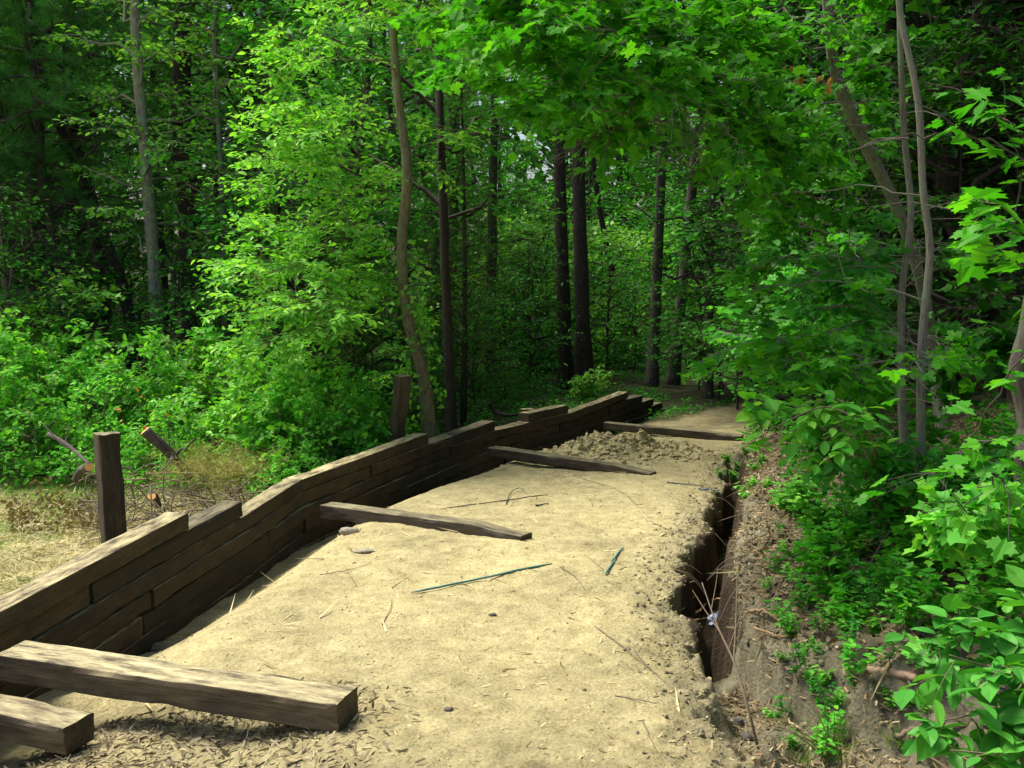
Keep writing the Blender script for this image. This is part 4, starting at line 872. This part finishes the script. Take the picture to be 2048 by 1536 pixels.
roots = [([(1378, 1238, .0), (1420, 1222, .05), (1480, 1206, .03)], .013, 'thickest peeled root bridging the ditch'), ([(1372, 1088, .0), (1430, 1070, .12), (1500, 1060, .1)], .006, 'thin pale root arching over the upper ditch'),
         ([(1490, 1256, .1), (1525, 1248, .06), (1562, 1246, 0)], .012, 'orange root stub on the right lip of the ditch'), ([(1510, 1280, .1), (1560, 1270, .03), (1600, 1262, 0)], .010, 'long orange root below the orange root stub'),
         ([(1380, 1248, 0), (1420, 1253, .03), (1450, 1262, .05)], .006, 'short forked root under the thickest peeled root'), ([(1440, 1205, .05), (1500, 1195, .08), (1560, 1198, .02)], .005, 'thin straight root beside the thickest peeled root')]
for pts, r_, lb in roots: stick('root', lb, 'root', pts, r_, B_stick if 'orange' not in lb and 'peeled' not in lb else simple('peeled_root', (.36, .22, .11), .8, 20))
for q_ in range(16):
    y_ = uni(6.6, 13.5); xr_ = float(tr_(y_)); s_ = -1 if q_ % 2 else 1; a_ = np.array([float(tl_(y_)) - .08 if s_ > 0 else xr_ + .10, y_, 0]); a_[2] = gz(a_[0], y_) + .005; e_ = np.array([a_[0] + s_ * uni(.12, .32), y_ + uni(-.25, .25), a_[2] - uni(.02, .3)])
    stick3('hanging_root', 'thin torn root sticking out of the ditch wall', 'root', [a_, (a_ + e_) / 2 + [0, .03, .05], e_], uni(.003, .007), B_stick, 14, .3, group='torn roots sticking out of the ditch walls')
tws = [([(1165, 960), (1240, 990, .01), (1300, 1040)], 'thin curving twig from the third beam toward the ditch'), ([(1300, 1045), (1340, 1065, .01), (1390, 1072)], 'thin twig running on toward the ditch lip'),
       ([(1190, 1255), (1250, 1300, .01), (1310, 1350)], 'thin pale twig on the right part of the bed'), ([(1255, 1280), (1290, 1330, .01), (1330, 1370)], 'crooked twig near the left lip of the ditch'),
       ([(1285, 1440), (1310, 1500, .01), (1345, 1534)], 'long twig at the bottom of the picture'), ([(765, 1255), (780, 1225, .01), (784, 1205)], 'tiny upright twig left on the smooth sand'),
       ([(1350, 1490), (1370, 1478, .01), (1400, 1470)], 'short dark twig before the ditch bottom'), ([(1120, 1140), (1150, 1160, .01), (1170, 1185)], 'small broken twig right of the long teal rod'),
       ([(1290, 900), (1305, 930, .02), (1300, 955)], 'bare pale root hanging from the mound of clods'), ([(640, 1150), (700, 1140, .01), (745, 1128)], 'faint thin twig on the sand before the second beam'),
       ([(1230, 1395), (1290, 1408, .01), (1370, 1422)], 'straight twig lying in the rough soil'), ([(420, 1500), (500, 1490, .01), (560, 1500)], 'straw like twig below the nearest beam')]
for pts, lb in tws: stick('twig', lb, 'twig', pts, .0042)
X, Y = inds(700, -2.5, 4, 3.3, 17); k = (X > wall_x(Y) + .3) & (X < tl_(Y) - .05); X, Y = X[k], Y[k]; scatter('fine_twigs', 'fine dry twig bits strewn on the trail bed', M_chips, 'stuff', X, Y, uni(.08, .28, len(X)), 'needle', lift=.006, uprand=.3, cat='twigs')
# rebar, cut logs and branches behind the wall
p = onground(302, 1000); p = np.array([at(303, 1020, 8.95)[0], 8.95, gz(-3.25, 8.95)]); stick3('steel_pin', 'thin bare steel pin standing behind the wall right of the near post', 'pin', [p - [0, 0, .1], at(301, 970, 8.95)], .008, M_stone, 8, .9)
def cutlog(label, a, b_, r, kids=()):
    a, b_ = np.array(a), np.array(b_); t = thing('cut_branch', label, 'log', a); ac = Acc(); Q = resample([a, (a + b_) / 2 + [0, 0, .04], b_], 24); tube(ac, Q, np.linspace(r, r * .65, 24), 12, .15, seed=9)
    for e in kids: tube(ac, limb_path(Q[random.randint(6, 20)], np.array(e), .4, 8), np.linspace(r * .3, .004, 8), 5, cap=False)
    ac.obj('log', B_pine, t, True, 'grain', a); d = nrm(a - b_); ac = Acc(); tube(ac, np.array([a + d * .001, a + d * .006]), r * .93, 14, .08, seed=9); ac.obj('cut_face', B_fresh, t, False, 'grain', a); return t
a, b_ = at(290, 862, 12.0), at(352, 925, 12.1); cutlog('cut cedar trunk with its sawn end raised above the brush', a, b_ + (b_ - a) * .5, .075, [at(400, 880, 12), at(330, 960, 11.6), at(420, 940, 12)])
cutlog('thin cut branch curving up with a fresh scar, behind the near post', at(98, 868, 12.8), at(180, 930, 12.2), .03, [at(40, 866, 12.9), at(140, 850, 12.9)])
cutlog('short sawn stub with an orange end behind the wall right of the near post', at(303, 992, 10.9), at(318, 1012, 11.2), .05)
cutlog('orange sawn stub half hidden by the top of the near post', at(178, 934, 11.6), at(150, 960, 12), .06)
# tangle of dead branches
ac = Acc(); lf = Acc()
for _ in range(230):
    px, py, d = uni(170, 520), uni(900, 1005), uni(10.6, 12.6); c = at(px, py, d); c[2] = gz(c[0], c[1]) + .03 + .5 * uni(0, 1) ** 2; dd = nrm(rnd(3) * [1, .7, .6]); L = uni(.25, .9)
    if c[0] + .5 > wall_x(c[1]) - .3: c[0] = wall_x(c[1]) - uni(.7, 1.2)
    tube(ac, resample([c - dd * L / 2, c + rnd(3) * .06, c + dd * L / 2], 7), np.linspace(uni(.005, .014), .003, 7), 4, cap=False)
tag(ac.obj('brush_tangle', B_stick, None, True, 'grain'), 'tangle of dead grey branches behind the wall', 'brush', kind='stuff')
for _ in range(190):
    px, py, d = 430 + 55 * rnd(1)[0], 925 + 32 * rnd(1)[0], uni(10.8, 13); c = at(px, py, d); c[2] = min(c[2], gz(c[0], c[1]) + .75); dd = rnd(3) * [1, 1, .4]; n_ = 30
    if c[0] > wall_x(c[1]) - .45: continue
    p_ = c + nrm(dd) * uni(-.2, .2, n_)[:, None] + rnd(n_, 3) * .03; put_leaves(lf, p_, nrm(dd) * .8 + rnd(n_, 3) * .6, rnd(n_, 3), uni(.05, .11, n_), 'needle')
tag(lf.obj('felled_cedar_boughs', M_dryneedle), 'yellowing boughs of felled cedar heaped at the wall bend', 'brush', kind='stuff')
n_ = 1700; ac = Acc(); px = uni(10, 215, n_); py = 935 + rnd(n_) * 30; c = np.array([at(a_, max(890, b2), dd) for a_, b2, dd in zip(px, py, uni(11.0, 12.6, n_))]); gg = ground(c[:, 0], c[:, 1]); c[:, 2] = gg + rng.random(n_) ** 1.5 * np.clip(.12 + .35 * fbm(c[:, 0] * 1.5, c[:, 1] * 1.5, 0, 88, 2), .03, .5)
put_leaves(ac, c, rnd(n_, 3) + [0, 0, -.4], rnd(n_, 3), uni(.04, .10, n_), 'oval'); tag(ac.obj('withered_leaves', M_deadleaf), 'heap of pale withered leaves left of the near post', 'leaves', kind='stuff')
n_ = 8; ac = Acc(); c = np.array([at(uni(240, 330), uni(780, 860), uni(12.8, 13.4)) for _ in range(n_)]); put_leaves(ac, c, rnd(n_, 3), rnd(n_, 3), uni(.06, .1, n_), 'oval'); tag(ac.obj('withered_sprig', M_orange), 'orange withered leaves on the bush above the cut cedar trunk', 'leaves', kind='stuff')
# wooden block on the wall, dark dead limb behind it, log on the bank
a = atz(1042, 826, ztop(3) - T + .012); a[1] += .05; ac = Acc(); tie_mesh(ac, np.linspace(a + [0, 0, .035], a + [.22, .08, .035], 6), .16, .06, 77); tag(ac.obj('wood_offcut', W_beam, None, False, 'grain', a), 'small reddish offcut of wood lying on top of the far wall', 'offcut')
stick3('fallen_limb', 'crooked black dead limb lying in the green behind the far wall', 'branch', [at(978, 806, 18.5), at(990, 822, 18.5), at(1012, 830, 18.4), at(1050, 826, 18.3), at(1080, 815, 18.2)], .045, B_dark, kids=[(.8, at(1075, 798, 18.3), .02), (.3, at(970, 795, 18.6), .015)])
a, b_ = onground(1690, 1368), onground(1832, 1380); stick3('broken_log', 'short pinkish piece of broken log lying on the leafy bank', 'log', [a + [0, 0, .04], (a + b_) / 2 + [0, 0, .07], b_ + [0, 0, .05]], .03, simple('pink_wood', (.34, .22, .15), .8, 18, .4), taper=.7)
stick('fallen_branch', 'dead branch lying among leaves in the bottom right corner', 'branch', [(1790, 1500, .0), (1870, 1490, .03), (1990, 1462, .02)], .016)
# bag in the ditch
p = np.array([1.63, 7.55, 0]); p[2] = gz(p[0], p[1]) + .10
th_ = np.linspace(0, np.pi, 14); ph = np.linspace(0, 2 * np.pi, 22, endpoint=False); V = np.stack([np.sin(th_)[:, None] * np.cos(ph), np.sin(th_)[:, None] * np.sin(ph), np.cos(th_)[:, None] + 0 * ph], -1)
V = V * (1 + .35 * fbm(V[..., 0] * 2.2, V[..., 1] * 2.2, V[..., 2] * 2.2, 5, 4, .6))[..., None] * [.085, .08, .06]; ac = Acc(); i = np.arange(13)[:, None] * 22; j = np.arange(22)[None]; jn = (j + 1) % 22
ac.add(V.reshape(-1, 3) + p, [np.stack([i + j, i + 22 + j, i + 22 + jn, i + jn], -1).reshape(-1, 4)]); tag(ac.obj('plastic_bag', M_blue, None, False, None, p), 'crumpled blue and white plastic bag at the bottom of the ditch', 'bag')

# bare sapling leaning over the ditch and other thin stems
g0 = onground(1530, 1534)
stick3('bare_sapling', 'leafless thin sapling leaning over the ditch from the bottom edge', 'sapling', [g0, at(1502, 1440, 4.75), at(1470, 1330, 4.9), at(1432, 1245, 5.1), at(1404, 1165, 5.3)], .0085, B_stick,
       kids=[(.35, at(1478, 1290, 4.9), .004), (.55, at(1474, 1150, 5.2), .005), (.7, at(1385, 1180, 5.3), .004), (.85, at(1436, 1135, 5.4), .003), (.6, at(1520, 1105, 5.6), .003)])
g0 = onground(1712, 1256); stick3('bare_sapling', 'curved bare stem arching from the litter up toward the slim maples', 'sapling', [g0, at(1722, 1190, 6.2), at(1745, 1120, 6.3), at(1790, 1050, 6.5), at(1850, 990, 6.8)], .010, B_stick, kids=[(.6, at(1760, 1060, 6.4), .004)])
g0 = onground(1706, 1130); stick3('bare_sapling', 'thin straight pale stem rising among the bright bank plants', 'sapling', [g0, at(1696, 1080, g0[1]), at(1688, 1010, g0[1]), at(1680, 960, g0[1])], .007, B_stick)

# small plants on the bank
def lib_plant(i):
    st, lf = Acc(), Acc(); H = (.28, .38, .5, .2)[i]
    for k in range((5, 6, 7, 6)[i]):
        a = uni(0, 6.28); e = np.array([math.cos(a) * uni(.05, .16), math.sin(a) * uni(.05, .16), H * uni(.6, 1.1)]); q = limb_path(np.array([0, 0, -.03]), e, .3, 6, .05); tube(st, q, np.linspace(.0035, .0015, 6), 4, cap=False)
        for j in range(2, 6):
            d = rnd(3, 3) * [1, 1, .2]; put_leaves(lf, np.repeat(q[j][None], 3, 0) + rnd(3, 3) * .01, d + [0, 0, .1], np.array([0, 0, 1.]) + rnd(3, 3) * .35, uni(.05, .085, 3) * (1, 1, 1.15, .9)[i], ('ovate', 'oval', 'maple_low', 'ovate')[i])
    return st.mesh('stem', B_stick, True, 'grain'), lf.mesh('leaves', (M_bushleaf, M_mid, M_maple, M_bright)[i])
C_pl = [lib_plant(i) for i in range(4)]
PLN = [('bank_seedling', 'small leafy seedling with rounded leaves on the shady bank', 'rounded leaf seedlings on the bank'), ('bank_seedling', 'small seedling with narrow leaves on the shady bank', 'narrow leaf seedlings on the bank'), ('maple_seedling', 'small seedling with lobed leaves on the shady bank', 'lobed leaf seedlings on the bank'), ('bank_seedling', 'low bright green seedling on the bank', 'low bright seedlings on the bank')]
pl0 = {}
def put_plant(i, x, y, sc):
    z = gz(x, y)
    if i not in pl0:
        t = thing(PLN[i][0], PLN[i][1], 'seedling', (x, y, z), PLN[i][2]); t.scale = (sc,) * 3; child('stem', C_pl[i][0], t); child('leaves', C_pl[i][1], t); pl0[i] = t
    else: copy_thing(pl0[i], (x, y, z), float(uni(0, 6.28)), sc)
def plants(n, box, iw, s0, s1):
    for _ in range(n):
        p_ = onground(uni(box[0], box[2]), uni(box[1], box[3])); put_plant(int(rng.choice(4, p=iw)), p_[0], p_[1], float(uni(s0, s1)))
plants(26, (1560, 900, 1720, 1090), [.35, .35, .1, .2], .6, 1.1)
plants(30, (1590, 1080, 1800, 1200), [.35, .15, .15, .35], .6, 1.0)
plants(40, (1750, 1000, 2047, 1180), [.3, .3, .3, .1], .8, 1.4)
plants(16, (1640, 1200, 1800, 1260), [.3, .1, .3, .3], .5, .8)
plants(22, (1800, 1190, 2047, 1290), [.3, .2, .2, .3], .6, .9)
plants(24, (1530, 980, 1720, 1290), [.3, .2, .1, .4], .3, .6)
plants(24, (1560, 1290, 1900, 1480), [.4, .2, .1, .3], .3, .55)
plants(14, (1600, 960, 1780, 1180), [.3, .4, .1, .2], .6, 1.1)
plants(20, (1500, 850, 1660, 920), [.3, .4, .1, .2], .8, 1.2)
plants(30, (1680, 880, 2040, 1010), [.3, .4, .2, .1], .9, 1.5)
for (x_, y_, s_) in [(1455, 935, .9), (1470, 970, .9), (1485, 1000, .8), (1440, 960, .7), (1510, 960, .9), (1495, 925, .9), (1530, 985, .8), (1560, 1020, .7), (1600, 1230, .5), (1560, 1130, .5), (1640, 1270, .5), (1540, 1440, .35), (1620, 1400, .3), (1560, 1350, .3), (1715, 1440, .7), (1590, 1500, .5), (1660, 1490, .6), (1650, 1530, .6), (1500, 985, .7), (1478, 950, .8), (1490, 1010, .6), (1520, 935, .8)]:
    p_ = onground(x_, y_); put_plant(3 if x_ < 1600 else 0, p_[0], p_[1], s_)
# grass tufts at the bottom
def tuft(label, px, py, n_, h0, h1):
    g_ = onground(px, py); ac = Acc()
    for _ in range(n_):
        d = nrm(np.array([rnd(1)[0] * .45, rnd(1)[0] * .35, 1.])); L = uni(h0, h1); b0 = g_ + rnd(3) * [.03, .03, 0]; t = np.linspace(0, 1, 7)[:, None]; P = b0 + d * L * t + np.array([d[0], d[1], -.5]) * L * .45 * t ** 2.2
        wv = np.cross(d, [0, 1, .1]); wv = nrm(wv) * .0035; ww = (1 - t ** 1.5) + .05; V = np.stack([P - wv * ww, P + wv * ww], 1).reshape(-1, 3); i = np.arange(6)[:, None] * 2; ac.add(V, [(i + np.array([[0, 1, 3, 2]]))])
    return tag(ac.obj('grass_tuft', M_grass, None, False, None, g_), label, 'grass')
tuft('tall green grass tuft at the bottom edge in the ditch mouth', 1665, 1525, 34, .2, .42); tuft('small grass tuft right of the tall one', 1800, 1500, 18, .12, .25); tuft('sparse yellow grass tuft at the bottom edge before the bank', 1600, 1530, 16, .1, .2)
tuft('dry arching grass tuft behind the wall bend', 560, 925, 40, .25, .55)

# near shrubs on the right, leaves big in the picture
def shrub(name, label, root, stems, leafm, kind_, size, nl, Rr, flat=.3, r0=.008, updev=.35, cat='shrub', back=0.3):
    root = np.array(root, float); t = thing(name, label, cat, root); br, lf = Acc(), Acc()
    for pts in stems:
        P = resample([root - [0, 0, .05]] + [np.array(q) for q in pts], 26); tube(br, P, np.linspace(r0, .002, 26), 6, .05)
        for i_ in range(9, 26, 3):
            d = nrm(P[min(i_ + 1, 25)] - P[i_ - 1] + rnd(3) * .5); spray(br, lf, P[i_], d, Rr, nl, size, kind_, flat, .2, 3, .0015, updev, .5)
    br.obj('stems', B_stick, t, True, 'grain', root); lf.obj('leaves', leafm, t, False, None, root); return t
M_ell = leafmat('leaf_elliptic', [(.035, .20, .025), (.055, .26, .03), (.10, .34, .04)], .30, gloss=.025)
shrub('elliptic_leaf_shrub', 'shrub of smooth elliptic leaves filling the bottom right corner', (1.62, 2.6, gz(1.62, 2.6)), [
    [at(2080, 1500, 2.65), at(1990, 1430, 2.6), at(1890, 1440, 2.5)], [at(2090, 1450, 2.7), at(2000, 1350, 2.7), at(1900, 1310, 2.6)], [at(2080, 1400, 2.8), at(1990, 1250, 2.8), at(1905, 1300, 2.8), at(1870, 1370, 2.7)],
    [at(2090, 1540, 2.5), at(1980, 1510, 2.45), at(1900, 1500, 2.45)], [at(2070, 1300, 2.7), at(2040, 1230, 2.7)], [at(2090, 1400, 2.6), at(2030, 1380, 2.5)]], M_ell, 'ovate', .088, 12, .13, .35, .006, .45)
g_ = onground(1770, 985)
shrub('ash_leaf_shoot', 'arching shoot with long paired leaflets hanging over the far ditch', g_, [
    [at(1740, 880, 5.9), at(1660, 815, 5.8), at(1560, 850, 5.7), at(1475, 905, 5.7)], [at(1740, 860, 5.9), at(1680, 800, 5.9), at(1590, 815, 5.9)], [at(1730, 900, 5.9), at(1680, 860, 5.8), at(1630, 900, 5.8)]], M_bushleaf, 'ovate', .105, 14, .20, .25, .008)
g_ = onground(1900, 1050)
shrub('broadleaf_shrub', 'dense green shrub on the bank below the slim maples', g_, [[at(1700 + 45 * k_, 900 + 40 * ((k_ * 5) % 3), 6.6 + .12 * (k_ % 3)), at(1680 + 50 * k_, 960 - 30 * (k_ % 3), 6.5)] for k_ in range(8)], M_mid, 'ovate', .085, 22, .25, .4, .007, .5)
g_ = onground(1990, 1120)
shrub('broadleaf_shrub', 'lower bright shrub before the knotty tree at the right edge', g_, [[at(1860 + 40 * k_, 1010 + 25 * (k_ % 3), 5.0), at(1850 + 42 * k_, 1060 - 40 * (k_ % 2), 4.9)] for k_ in range(6)], M_bushleaf, 'maple_low', .085, 18, .2, .4, .006, .5)
g_ = onground(1560, 980)
shrub('hazel_shrub', 'leafy shrub leaning out of the bank over the upper ditch', g_, [[at(1600 + 18 * k_, 900 - 12 * (k_ % 3), 10.5), at(1590 + 22 * k_, 860 - 22 * (k_ % 2), 10.3)] for k_ in range(5)], M_mid, 'ovate', .09, 24, .3, .4, .007, .5)
# pale shrub behind the far wall end
x = (1185 - 1024) / F * 22.5; shrub('pale_shrub', 'small pale green shrub just behind the far end of the wall', (x, 22.5, gz(x, 22.5)), [[np.array([x + uni(-.7, .7), 22.4 + uni(-.2, .2), gz(x, 22.5) + uni(.5, .95)])] for _ in range(7)], M_bright, 'oval', .1, 24, .32, .3, .01)
# orange dead leaves caught in the maple
ac = Acc(); pp = [at(1575, 135, 8.4), at(1602, 155, 8.4), at(1640, 150, 8.5), at(1655, 170, 8.5), at(1663, 160, 8.5)]; q = np.repeat(np.array(pp), 4, 0) + rnd(20, 3) * .02
put_leaves(ac, q, rnd(20, 3) * .3 + [0, 0, -1], rnd(20, 3), uni(.05, .08, 20), 'oval'); tag(ac.obj('dead_leaf_sprig', M_orange), 'withered orange leaves caught in the boughs of the leaning maple', 'leaves', kind='stuff')
